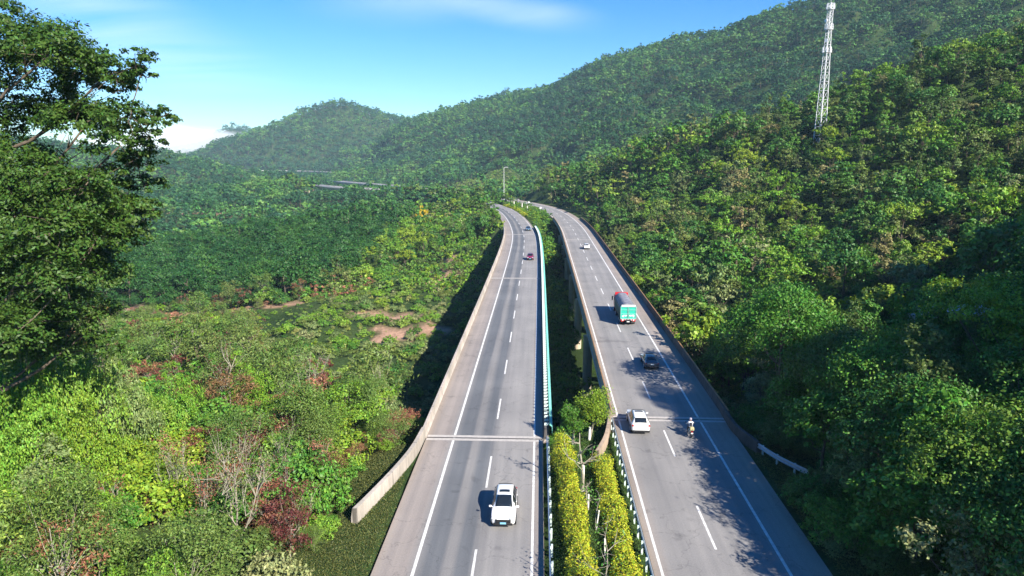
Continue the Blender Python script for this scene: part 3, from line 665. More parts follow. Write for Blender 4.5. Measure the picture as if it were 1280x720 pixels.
LODS = {0: (5200, 1.0), 1: (1500, 1.75), 2: (360, 3.1)}
class Shape: pass
PROTO = {}
def proto(key, kind, mat, h, seed, leaf, lod, bark='bark', dens=1.0, **kw):
    """unit plants come back as meshes: foliage, wood and both in one"""
    g = np.random.default_rng(seed * 7 + lod)
    lobes = [tuple(np.array(l) * h) for l in lobeset(kind, np.random.default_rng(seed))]
    n, ls = LODS[lod]
    kw.setdefault('tumble', (.7, .55, .42)[lod]); Q = crown(g, lobes, int(n * dens), leaf * ls, **kw); kw = {k: v for k, v in kw.items() if k != 'tumble'}
    mb = MB(); skeleton(mb, g, h, lobes, h * (.018 if kind != 'bush' and bark == 'bark' else .008), sides=(6, 5, 4)[lod], n=None if lod < 2 else 0)
    S = Shape(); S.h = h; S.key = key; S.lod = lod; S.mat = mat
    S.fol = quad_mesh('crown', Q, LM[mat])
    o = mb.build('trunk', M[bark]); S.wood = o.data; bpy.data.objects.remove(o)
    wv = np.concatenate(mb.v); k0 = len(Q) * 4
    # both in one mesh
    allv = np.concatenate([Q.reshape(-1, 3), wv]); wf = mb.f
    me = bpy.data.meshes.new(key)
    me.vertices.add(len(allv)); me.vertices.foreach_set('co', allv.astype(np.float32).ravel())
    loops = np.concatenate([np.arange(k0)] + [np.array(f) + k0 for f in wf]).astype(np.int32)
    tot = np.r_[np.full(len(Q), 4), [len(f) for f in wf]]; start = np.r_[0, np.cumsum(tot)[:-1]].astype(np.int32)
    me.loops.add(len(loops)); me.loops.foreach_set('vertex_index', loops)
    me.polygons.add(len(tot)); me.polygons.foreach_set('loop_start', start)
    me.materials.append(LM[mat]); me.materials.append(M[bark])
    me.polygons.foreach_set('material_index', np.r_[np.zeros(len(Q), np.int32), np.ones(len(wf), np.int32)].astype(np.int32))
    me.update(calc_edges=True); S.all = me
    PROTO.setdefault(key, {}).setdefault(lod, []).append(S)
    return S

KINDS = {   # key: (crown, leaves, height, leaf size, words, extra)
    'round_dark':   ('round', 'dark', 9, .30, 'dark green round-crowned tree', {}),
    'round_mid':    ('round', 'mid', 8.5, .30, 'mid green bushy tree', {}),
    'spread_bright': ('spread', 'bright', 9, .28, 'bright yellow-green spreading tree', {}),
    'tall_olive':   ('tall', 'olive', 11, .26, 'slender olive-green tree', {}),
    'airy_pale':    ('airy', 'pale', 8, .24, 'pale grey-green thin-crowned tree', {'clump': .55}),
    'tall_mid':     ('tall', 'mid', 10, .28, 'narrow mid green tree', {}),
    'tan_dry':      ('airy', 'tan', 8, .24, 'tan half-dry tree', {'clump': .7}),
    'lime_round':   ('round', 'lime', 7.5, .26, 'light lime-green round tree', {}),
    'round_olive':  ('round', 'olive', 8, .28, 'olive-green round tree', {}),
}
for i, (k, (kind, mat, h, lf, wd, kw)) in enumerate(KINDS.items()):
    for lod in (0, 1, 2):
        for sd in range(3): proto(k, kind, mat, h, 31 + i * 5 + sd, lf, lod, **kw)
for lod in (0, 1, 2):
    for sd in range(2):
        proto('rubber', 'dome', 'rubber', 10, 201 + sd, .30, lod)
        proto('far_round', 'round', 'far', 9, 211 + sd, .30, lod); proto('far_tall', 'round', 'farshade', 10, 221 + sd, .28, lod); proto('far_spread', 'round', 'farlit', 8.5, 231 + sd, .28, lod)
        proto('bush_mid', 'bush', 'mid', 2.6, 241 + sd, .16, lod, dens=.85); proto('bush_bright', 'bush', 'bright', 2.4, 251 + sd, .15, lod, dens=.85)
        proto('bush_olive', 'bush', 'olive', 2.4, 261 + sd, .12, lod, dens=1.1); proto('bush_pale', 'bush', 'pale', 2.0, 271 + sd, .14, lod, dens=.7, clump=.5)
        proto('bush_lime', 'bush', 'lime', 2.2, 281 + sd, .14, lod, dens=.85)
        proto('bush_dry', 'airy', 'dry', 4.2, 291 + sd, .17, lod, bark='palebark', dens=.42, clump=.62, updir=-.6, aspect=.34, per=12)
        proto('bush_feather', 'airy', 'feather', 4.4, 301 + sd, .115, lod, bark='palebark', dens=1.6, clump=.95, aspect=.35)
        proto('tuft', 'bush', 'grass', 1.0, 311 + sd, .22, lod, dens=.22, clump=.6, aspect=.22, updir=0)

for sd in range(3): proto('great_bush', 'bush', ('lime', 'bright', 'pale')[sd], 6.0, 561 + sd, .17, 0, dens=2.0, per=30, clump=.24)
for i, k in enumerate(('round_dark', 'round_mid', 'round_olive', 'tall_mid', 'spread_bright', 'tall_olive', 'airy_pale')):
    kd = KINDS[k]
    for sd in range(2): proto('great_' + k, kd[0], kd[1], 15.0, 501 + i * 3 + sd, .27, 0, dens=2.3, per=30, clump=.30)
# ------------------------------------------------------------------ where things grow
def grid_pts(x0, x1, y0, y1, d, g, jit=.42):
    X, Y = np.meshgrid(np.arange(x0, x1, d), np.arange(y0, y1, d)); X = X.ravel() + g.normal(0, jit * d * .7, X.size); Y = Y.ravel() + g.normal(0, jit * d * .7, Y.size)
    return X, Y

def road_clear(x, y):
    """metres outside the nearest pavement edge (negative on it), and how far a tree must keep"""
    c = np.full(x.shape, 1e9)
    for rd, e0, e1 in ((RL, L0, L1), (RR, R0, R1)):
        d, off, s = rd.dist(x, y); side = np.maximum(off - e1, e0 - off); side = np.where(d > np.abs(off) + 3, d, side)
        c = np.minimum(c, side)
    return c

def hidden(x, y, z, tol):
    """True where the ground between hides a point (with tol metres to spare)"""
    h = np.zeros(x.shape, bool)
    for t in np.linspace(.04, .97, 44):
        gz = ground(x * t, y * t); lz = CH + (z - CH) * t
        h |= (gz > lz + tol * (.3 + .7 * t))
    return h

def in_frame(x, y, z, mx=70, my=60):
    u, v, d = proj(np.stack([x, y, z], -1)); return (d > 3) & (u > -mx) & (u < 1280 + mx) & (v > -my) & (v < 720 + my)

def inpoly(u, v, poly):
    c = np.zeros(u.shape, bool); j = len(poly) - 1
    for i in range(len(poly)):
        xi, yi = poly[i]; xj, yj = poly[j]
        c ^= ((yi > v) != (yj > v)) & (u < (xj - xi) * (v - yi) / (yj - yi + 1e-12) + xi); j = i
    return c

PLANT = [(-205, 186), (-120, 184), (-62, 184), (-52, 215), (-54, 300), (-50, 350), (-78, 353), (-114, 339), (-137, 307), (-162, 296), (-260, 276), (-330, 262), (-330, 186)]      # the plantation, in plan
FIELD = [(-70, 560), (30, 560), (60, 640), (40, 760), (-60, 760), (-110, 660)]                                                         # cleared field on the far slope
SLOPE = [(-9, 70), (-24, 84), (-44, 112), (-60, 150), (-62, 183), (-45, 190), (-35, 250), (-14, 250), (-6, 180), (-8, 100)]              # open grassy slope under the viaduct

g = np.random.default_rng(77)
T = dict(x=[], y=[], z=[], s=[], k=[], zone=[])
def put(x, y, s, k, zone):
    T['x'].append(x); T['y'].append(y); T['z'].append(ground(x, y)); T['s'].append(s); T['k'].append(np.asarray(k)); T['zone'].append(np.full(x.shape, zone))
def pick(g, n, names, w): return np.array(names, dtype=object)[g.choice(len(names), n, p=np.array(w) / sum(w))]

# the right hillside
x, y = grid_pts(18, 330, -24, 520, 4.6, g); rc = road_clear(x, y); m_ = (rc > 3.6) & (x > 12) & ((y > 26) | (x * 1.2 + y * .95 > 84)) & ((y > 26) | (x < 105)) & ~((np.hypot(x - HOUSE[0], y - HOUSE[1]) < 6.5)); x, y, rc = x[m_], y[m_], rc[m_]
pn = sines(x, y, 60, 21, 3); k = pick(g, len(x), list(KINDS), (5, 6, 3, 4, 1.5, 5, .8, 1.2, 3))
k2 = pick(g, len(x), list(KINDS), (1, 3, 6, 5, 4, 3, 2.5, 4, 5)); k = np.where(pn > .15, k2, k)
s = (.42 + .95 * g.random(len(x)) ** 1.5) * np.where((rc < 8) & (y > 96), .62, 1.0) * np.where(pn > .35, .8, 1); put(x, y, s, k, 'hill')
# median valley between the viaducts, and left of the far bends
x, y = grid_pts(-2, 26, 70, 430, 4.2, g); rc = road_clear(x, y); dl = RL.dist(x, y); dr = RR.dist(x, y)
m_ = (dl[1] > L1 + 2.2) & (dr[1] < R0 - 2.2) & ((y < 225) | (rc > 2.2)); x, y = x[m_], y[m_]
put(x, y, np.where((y > 95) & (y < 235), g.uniform(.5, .95, len(x)), g.uniform(.22, .42, len(x))), pick(g, len(x), ['round_mid', 'spread_bright', 'round_dark', 'tall_mid'], (4, 3, 2, 3)), 'median')
x, y = grid_pts(-75, 0, 205, 470, 4.6, g); rc = road_clear(x, y); dl = RL.dist(x, y)
m_ = (dl[1] < L0 - 2.6) & ~inpoly(x, y, PLANT) & ((y > 268) | (x < -22 - (y - 205) * .1)) & ~inpoly(x, y, SLOPE); x, y = x[m_], y[m_]
put(x, y, g.uniform(.45, 1.0, len(x)), pick(g, len(x), list(KINDS), (4, 5, 4, 2, 1, 3, .6, 1.5, 2)), 'bend')
# rubber plantation
x, y = grid_pts(-330, -45, 180, 378, 5.4, g, .22); m_ = inpoly(x, y, PLANT) & (road_clear(x, y) > 5); x, y = x[m_], y[m_]; put(x, y, g.uniform(.72, 1.16, len(x)) * np.where(y < 190 + 3 * np.sin(x * .3), .58, 1), np.full(len(x), 'rubber', object), 'plantation')
x, y = grid_pts(-200, -60, 180.5, 187, 3.2, g); put(x, y, g.uniform(.28, .45, len(x)), pick(g, len(x), ['rubber', 'round_mid', 'round_dark'], (4, 2, 2)), 'plantation')
# hills beyond
def wild(x0, x1, y0, y1, d, zone, smul=1.0):
    x, y = grid_pts(x0, x1, y0, y1, d, g)
    m_ = (np.abs(x) < y * .86 + 60) & (road_clear(x, y) > 12) & ~((x > 10) & (y < 522) & (x < 335)) & ~inpoly(x, y, PLANT) & ~((y < 470) & (x > -75) & (x < 20))
    dl_ = RL.dist(x, y); m_ &= ~((dl_[0] < 34) & (dl_[1] < 0) & (y > 588) & (y < 690))
    if y1 > 1100: m_ &= RF.dist(x, y, 6)[0] > 46
    x, y = x[m_], y[m_]
    x, y = x[in_frame(x, y, ground(x, y) + 5)], y[in_frame(x, y, ground(x, y) + 5)]
    hd = hidden(x, y, ground(x, y) + 8, 22); x, y = x[~hd], y[~hd]
    fld = inpoly(x, y, FIELD); keep = ~fld | (g.random(len(x)) < .10); x, y, fld = x[keep], y[keep], fld[keep]
    pn = sines(x, y, 140, 23, 3)
    pn = pn + .8 * sines(x, y, 420, 29, 2) + (.25 if zone == 'beyond' else 0) - .12
    k = np.where(pn > .22, pick(g, len(x), ['far_spread', 'far_round', 'far_tall'], (7, 3, 1)), np.where(pn < -.2, pick(g, len(x), ['far_tall', 'far_round'], (6, 2)), pick(g, len(x), ['far_round', 'far_tall', 'far_spread'], (6, 2, 1.5))))  # patches of light and dark leaves stand in for shading of ravines
    put(x, y, (.55 + .9 * g.random(len(x)) ** 1.7) * smul * np.where(fld, .5, 1), k, zone)
wild(-420, 520, 270, 760, 5.5, 'beyond')
wild(-900, 1000, 760, 1300, 6.6, 'far', 1.2)
wild(-1300, 1000, 1300, 2100, 8.8, 'far', 1.55)
wild(-1400, 200, 2100, 2750, 15, 'far', 1.9)
q_ = []; qs = []
for rd, e0, Ys in ((RL, L0, np.r_[np.arange(352, 490, 4.0), np.arange(508, 574, 4.0), np.arange(654, 792, 5.0)]), (RR, R0, np.arange(402, 486, 3.6))):
    for Y in Ys:
        sc_ = float(np.argmin(np.abs(rd.c[:, 1] - Y)))
        for o_ in (-5.0, -9.5):
            p_ = rd.pt(np.array([sc_ + g.uniform(-2, 2)]), e0 + o_ + g.uniform(-1, 1), 0)[0]; q_.append(p_); qs.append((g.uniform(3.0, 7.5) - float(ground(p_[0], p_[1]))) / 8.3)
q_ = np.array(q_); put(q_[:, 0], q_[:, 1], np.array(qs), pick(g, len(q_), ['round_mid', 'round_olive', 'lime_round', 'round_dark'], (4, 3, 2, 2)), 'beyond')
for kk in T: T[kk] = np.concatenate(T[kk])
dH = np.hypot(HOUSE[0], HOUSE[1]); al = (T['x'] * HOUSE[0] + T['y'] * HOUSE[1]) / dH - dH; la = np.abs(T['x'] * HOUSE[1] - T['y'] * HOUSE[0]) / dH
T['s'] = np.where((la < 4.6 + .5 * np.sin(T['y'] * 3)) & (al < 3) & (al > -26), T['s'] * np.clip(.16 + (-al - 6) * .03, .2, .8), T['s'])
hk = np.array([KINDS[k][2] if k in KINDS else PROTO[k][0][0].h for k in T['k']], float) * T['s']
sel = in_frame(T['x'], T['y'], T['z'] + hk * .6) | ((T['zone'] == 'hill') & (T['y'] < 130) & (T['x'] < 105)); hid = hidden(T['x'], T['y'], T['z'] + hk * .8, 6)
sel &= ~hid | ((T['zone'] == 'hill') & (T['y'] < 130))
u_, v_, dep = proj(np.stack([T['x'], T['y'], T['z'] + hk * .6], -1))
lodt = np.where(dep < 95, 0, np.where(dep < 300, 1, 2))
size = hk / np.maximum(dep, 1) * F
visf = in_frame(T['x'], T['y'], T['z'] + hk * .6, 15, 10) & ~hidden(T['x'], T['y'], T['z'] + hk * .8, .5)
rank = np.where(sel & visf, size, 0)

# near shrubs and grass
S_ = dict(x=[], y=[], s=[], k=[])
def sput(x, y, s, k): S_['x'].append(x); S_['y'].append(y); S_['s'].append(s); S_['k'].append(np.asarray(k))
x, y = grid_pts(-95, -6, 24, 205, 1.75, g); dl = RL.dist(x, y)
vis_ = in_frame(x, y, ground(x, y) + 1.5, 40, 160); edge = -dl[1] + L0
clear = np.where(y < 64, np.where(y < 56, 4.6, 3.2), 1.2)
m_ = vis_ & (edge > clear) & ~inpoly(x, y, PLANT) & (bare_mask(x, y) < .5) & ~((np.abs(x + 19.2 + (y - 42) * .45) < 1.9) & (y > 33) & (y < 43.2)); x, y, edge = x[m_], y[m_], edge[m_]
sl_ = inpoly(x, y, SLOPE); pn = sines(x, y, 22, 31, 3)
vine = (y < 62) & (x < -27)
near_k = np.where(pn > .18, pick(g, len(x), ['bush_dry', 'bush_feather', 'bush_olive', 'bush_lime', 'bush_mid'], (11, 3.5, 2, 1.5, 3.5)), pick(g, len(x), ['bush_mid', 'bush_bright', 'bush_lime', 'bush_feather', 'bush_olive', 'bush_dry', 'bush_pale'], (4, 4, 3, 3.5, 1.5, 3.0, 1)))
slope_k = pick(g, len(x), ['tuft', 'bush_pale', 'bush_lime', 'bush_bright', 'bush_olive', 'bush_mid'], (5, 3, 2, 1.2, 2, .8))
k = np.where(sl_, slope_k, near_k); k = np.where(vine & (g.random(len(x)) < .75), pick(g, len(x), ['bush_lime', 'bush_bright', 'bush_mid'], (4, 4, 2)), k)
keep = g.random(len(x)) < np.where(sl_, .8, .75)
yt = ~sl_ & (edge > 6) & (g.random(len(x)) < .07); k = np.where(yt, pick(g, len(x), ['spread_bright', 'round_mid', 'lime_round', 'airy_pale', 'tall_olive'], (4, 4, 4, 3, 2)), k)
sc = np.where(yt, g.uniform(.38, .75, len(x)), (.5 + 1.5 * g.random(len(x)) ** 1.8) * np.where(sl_, .55, 1)) * np.clip(.4 + edge * .09, .4, 1)
dz = (k == 'bush_dry'); sc = np.where(dz, np.maximum(sc * .7, .62), sc)
sc = np.where((y > 146) & (y < 180) & (x < -48) & (x > -112), sc * .38, sc)
sput(x[keep], y[keep], sc[keep], k[keep])
x, y = grid_pts(16, 60, 40, 190, 2.2, g); rc = road_clear(x, y); m_ = (rc > 1.6) & (RR.dist(x, y)[1] > R1) & (rc < 14) & (np.hypot(x - 24.6, y - 56.5) > 3.6); x, y = x[m_], y[m_]      # under the right parapet
sput(x, y, g.uniform(.6, 1.2, len(x)), pick(g, len(x), ['bush_mid', 'bush_olive', 'bush_bright', 'bush_pale'], (5, 2, 2, 1)))
x, y = grid_pts(-2, 26, 62, 420, 2.4, g); dl = RL.dist(x, y); dr = RR.dist(x, y); m_ = (dl[1] > L1 + 1.3) & (dr[1] < R0 - 1.2) & ((y > 66)); x, y = x[m_], y[m_]
sput(x, y, g.uniform(.5, 1.0, len(x)), pick(g, len(x), ['bush_mid', 'bush_bright', 'bush_olive', 'bush_lime'], (5, 4, 1, 1)))
x, y = grid_pts(-130, 80, 540, 770, 3.2, g); m_ = inpoly(x, y, FIELD) & (road_clear(x, y) > 4); x, y = x[m_], y[m_]
sput(x, y, g.uniform(.6, 1.3, len(x)), pick(g, len(x), ['bush_pale', 'bush_lime', 'tuft', 'bush_olive'], (4, 3, 3, 2)))
x, y = grid_pts(-75, 0, 60, 420, 2.7, g); dl = RL.dist(x, y); m_ = (dl[1] < L0 - 1.5) & (dl[1] > L0 - 68) & (y > 190) & ~inpoly(x, y, PLANT); x, y = x[m_], y[m_]
sput(x, y, g.uniform(.7, 1.2, len(x)), pick(g, len(x), ['bush_mid', 'bush_bright', 'bush_olive', 'bush_pale', 'bush_lime'], (4, 4, 2, 2, 2)))
x, y = grid_pts(30, 300, 70, 420, 6.5, g); m_ = road_clear(x, y) > 5; x, y = x[m_], y[m_]                                                  # low growth between the hillside trees
sput(x, y, g.uniform(.8, 1.5, len(x)), pick(g, len(x), ['bush_mid', 'bush_bright', 'bush_olive', 'bush_pale', 'bush_lime'], (4, 3, 3, 2, 2)))
for kk in S_: S_[kk] = np.concatenate(S_[kk])
S_['z'] = ground(S_['x'], S_['y'])
sh = np.array([PROTO[k][0][0].h for k in S_['k']]) * S_['s']
ok = in_frame(S_['x'], S_['y'], S_['z'] + sh, 60, 60) & ~hidden(S_['x'], S_['y'], S_['z'] + sh, 4)
for kk in S_: S_[kk] = S_[kk][ok]
sh = sh[ok]
su, sv, sdep = proj(np.stack([S_['x'], S_['y'], S_['z'] + sh * .6], -1)); ssize = sh / sdep * F
slod = np.where(sdep < 75, 0, np.where(sdep < 190, 1, 2))

# ------------------------------------------------------------------ scattering the wood (one object each, drawn by geometry nodes)
def scatter(name, meshes, idx, P, rotz, scl):
    c = bpy.data.collections.new(name + '_shapes')
    for i, me in enumerate(meshes):
        c.objects.link(bpy.data.objects.new('%s_shape_%03d' % (name, i), me))
    me = bpy.data.meshes.new(name); n = len(P)
    me.vertices.add(n); me.vertices.foreach_set('co', np.ascontiguousarray(P, np.float32).ravel())
    for an, ty, dat in (('shape_index', 'INT', idx.astype(np.int32)), ('turn', 'FLOAT', rotz.astype(np.float32)), ('grow', 'FLOAT_VECTOR', scl.astype(np.float32))):
        a = me.attributes.new(an, ty, 'POINT')
        a.data.foreach_set('vector' if ty == 'FLOAT_VECTOR' else 'value', np.ascontiguousarray(dat).ravel())
    ng = bpy.data.node_groups.new(name, 'GeometryNodeTree')
    ng.interface.new_socket('Geometry', in_out='INPUT', socket_type='NodeSocketGeometry'); ng.interface.new_socket('Geometry', in_out='OUTPUT', socket_type='NodeSocketGeometry')
    gi = ng.nodes.new('NodeGroupInput'); go = ng.nodes.new('NodeGroupOutput')
    ci = ng.nodes.new('GeometryNodeCollectionInfo'); ci.inputs['Collection'].default_value = c; ci.inputs['Separate Children'].default_value = True; ci.inputs['Reset Children'].default_value = True
    ip = ng.nodes.new('GeometryNodeInstanceOnPoints'); ip.inputs['Pick Instance'].default_value = True
    def attr(an, ty):
        a = ng.nodes.new('GeometryNodeInputNamedAttribute'); a.data_type = ty; a.inputs['Name'].default_value = an
        return [o for o in a.outputs if o.enabled and o.name == 'Attribute'][0]
    cx = ng.nodes.new('ShaderNodeCombineXYZ')
    l = ng.links
    l.new(gi.outputs[0], ip.inputs['Points']); l.new(ci.outputs[0], ip.inputs['Instance']); l.new(attr('shape_index', 'INT'), ip.inputs['Instance Index'])
    l.new(attr('turn', 'FLOAT'), cx.inputs[2]); l.new(cx.outputs[0], ip.inputs['Rotation']); l.new(attr('grow', 'FLOAT_VECTOR'), ip.inputs['Scale']); l.new(ip.outputs[0], go.inputs[0])
    o = link(name, me); md = o.modifiers.new('scatter', 'NODES'); md.node_group = ng
    return tag(o, kind='stuff')

def shape_list(keys, lods):
    """distinct (key, lod, seed) meshes and each point's index among them"""
    names = {}; idx = np.zeros(len(keys), int); meshes = []
    sd = np.random.default_rng(9).integers(0, 60, len(keys))
    for i, (k, l, s) in enumerate(zip(keys, lods, sd)):
        s = s % len(PROTO[k][int(l)]); t = (k, int(l), int(s))
        if t not in names: names[t] = len(meshes); meshes.append(PROTO[k][int(l)][int(s)].all)
        idx[i] = names[t]
    return meshes, idx

NT, NS = 296, 285
order = np.argsort(-rank); ind = order[:NT]; ind = ind[rank[ind] > 0]
rest = sel.copy(); rest[ind] = False
def grow(s, g): return s[:, None] * np.stack([g.uniform(.85, 1.2, len(s)), g.uniform(.85, 1.2, len(s)), g.uniform(.85, 1.18, len(s))], 1)
for nm, zs in (('hillside_forest', ('hill',)), ('plantation_woods', ('plantation',)), ('valley_woods', ('median', 'bend', 'beyond')), ('mountain_forest', ('far',))):
    q = np.where(rest & np.isin(T['zone'], zs))[0]
    meshes, idx = shape_list(T['k'][q], lodt[q])
    scatter(nm, meshes, idx, np.stack([T['x'][q], T['y'][q], T['z'][q] - .25], 1), g.uniform(0, 6.28, len(q)), grow(T['s'][q], g))
sorder = np.argsort(-np.where((sv < 735) & (su > -20) & (su < 1300) & ~hidden(S_['x'], S_['y'], S_['z'] + sh, .3), ssize, 0)); sind = sorder[:NS]
srest = np.ones(len(sh), bool); srest[sind] = False; q = np.where(srest)[0]
meshes, idx = shape_list(S_['k'][q], slod[q])
scatter('undergrowth', meshes, idx, np.stack([S_['x'][q], S_['y'][q], S_['z'][q] - .15], 1), g.uniform(0, 6.28, len(q)), grow(S_['s'][q], g))
print('TREES', len(T['x']), int(sel.sum()), 'individual', len(ind), 'min px', rank[ind].min(), {z: int((T['zone'][ind] == z).sum()) for z in set(T['zone'])}, 'shrubs', len(sh), ssize[sind].min())

# ------------------------------------------------------------------ the individuals
def place(name, S, loc, rz, scl, label, cat, group, parts=True, names=('crown', 'trunk')):
    if parts:
        r = empty(name, loc, rz); r.scale = scl
        link(names[0], S.fol, r); link(names[1], S.wood, r)
    else:
        r = link(name, S.all); r.location = loc; r.rotation_euler = (0, 0, rz); r.scale = scl
    return tag(r, label, cat, group)
def where_tree(x, y, u, v, zone):
    if zone == 'hill':
        rc = float(road_clear(np.array([x]), np.array([y]))[0])
        a = 'the dark bank past the guardrail end' if y < 72 and u < 1110 else 'the shaded bank under the pale-roofed hut' if y < 88 else None
        if a: return 'standing in ' + a
        col_ = 'opposite the motorcycle' if y < 80 else 'level with the grey saloon' if y < 104 else 'level with the truck' if y < 130 else 'past the truck cab' if y < 165 else 'short of the far white car' if y < 205 else 'beyond the far white car'
        if u > 1130 and rc >= 28: col_ = 'near the hut' if y < 130 else 'above the hut'
        elif 990 < u < 1075 and v < 260: col_ = 'below the lattice tower'
        return ('by the parapet ' if rc < 9 else 'up the hillside ' if rc < 28 else 'high on the hillside ') + col_
    if zone == 'median': return 'in the gap between the two viaducts, ' + ('near the first pier' if y < 125 else 'by the deep shadow' if y < 200 else 'near the far bend')
    if zone == 'bend': return 'left behind the viaduct bend, ' + ('below the deck edge' if x > -30 else 'beside the plantation')
    if zone == 'plantation': return 'in the front rows of the plantation' if y < 205 else 'among the close rows of the plantation'
    return 'on the far slope'
for i in ind:
    k = T['k'][i]; zone = T['zone'][i]
    S = PROTO[k][int(lodt[i])][int(g.integers(0, 2))]
    wd = KINDS[k][4] if k in KINDS else 'dark bluish-green domed tree' if k == 'rubber' else 'forest tree'
    if zone == 'hill' and size[i] < 36 and False: pass
    sc_ = T['s'][i] * np.array([g.uniform(.88, 1.18), g.uniform(.88, 1.18), g.uniform(.88, 1.15)])
    nm = 'plantation_tree' if k == 'rubber' else 'forest_tree'
    place(nm, S, (T['x'][i], T['y'][i], T['z'][i] - .25), g.uniform(0, 6.28), sc_, wd + ' ' + where_tree(T['x'][i], T['y'][i], u_[i], v_[i], zone), 'tree',
          'trees of the plantation' if k == 'rubber' else 'forest trees beside the highway', parts=size[i] > 40)
BW = {'bush_mid': 'mid green leafy bush', 'bush_bright': 'bright green leafy bush', 'bush_olive': 'olive-green bush', 'bush_pale': 'pale dry-tipped bush', 'bush_lime': 'light lime-green bush', 'bush_dry': 'reddish-brown withered bush', 'bush_feather': 'feathery yellow-green bush', 'tuft': 'straw-green grass tuft', **{k: 'young ' + v[4].replace('yellow-green ', '').replace('slender ', '').replace('half-dry ', '').replace('light ', '').replace('round ', '').replace('bushy ', '').replace('spreading ', '').replace('-crowned', '').replace(' with a thin crown', '') for k, v in KINDS.items()}}
for i in sind:
    k = S_['k'][i]; S = PROTO[k][int(slod[i])][int(g.integers(0, 2))]; x, y, u, v = S_['x'][i], S_['y'][i], su[i], sv[i]
    if x > 15: w_ = 'at the foot of the right-hand parapet'
    elif x > -2: w_ = 'between the two viaducts'
    elif inpoly(np.array([x]), np.array([y]), SLOPE)[0]: w_ = 'on the open slope beside the viaduct shadow' if y > 90 else 'just behind the pale flared parapet'
    elif v > 640: w_ = 'low on the near bank, ' + ('under the big tree' if u < 130 else 'around the pale forked sapling' if u < 330 else 'beside the dry grass verge')
    elif v > 560: w_ = 'halfway down the near bank, ' + ('under the big tree' if u < 130 else 'behind the pale forked sapling' if u < 330 else 'towards the flared parapet')
    elif v > 480: w_ = 'mid-thicket, ' + ('under the big tree' if u < 130 else 'between the big tree and the slope' if u < 330 else 'nearest the viaduct')
    else: w_ = 'at the back of the thicket, ' + ('below the big tree crown' if u < 160 else 'before the plantation' if u < 330 else 'at the brow of the slope')
    place('grass_tuft' if k == 'tuft' else 'young_tree' if k in KINDS else 'bush', S, (x, y, S_['z'][i] - .12), g.uniform(0, 6.28), S_['s'][i] * np.array([g.uniform(.85, 1.25), g.uniform(.85, 1.25), g.uniform(.85, 1.2)]), BW[k] + ' ' + w_ if len((BW[k] + ' ' + w_).replace('-', ' ').split()) <= 16 else 'young tree ' + w_,
          'grass' if k == 'tuft' else 'tree' if k in KINDS else 'bush', 'grass tufts of the open slope' if k == 'tuft' else 'bushes of the thicket and verges', parts=ssize[i] > 34 and k != 'tuft', names=('crown', 'trunk') if k in KINDS else ('foliage', 'stem'))
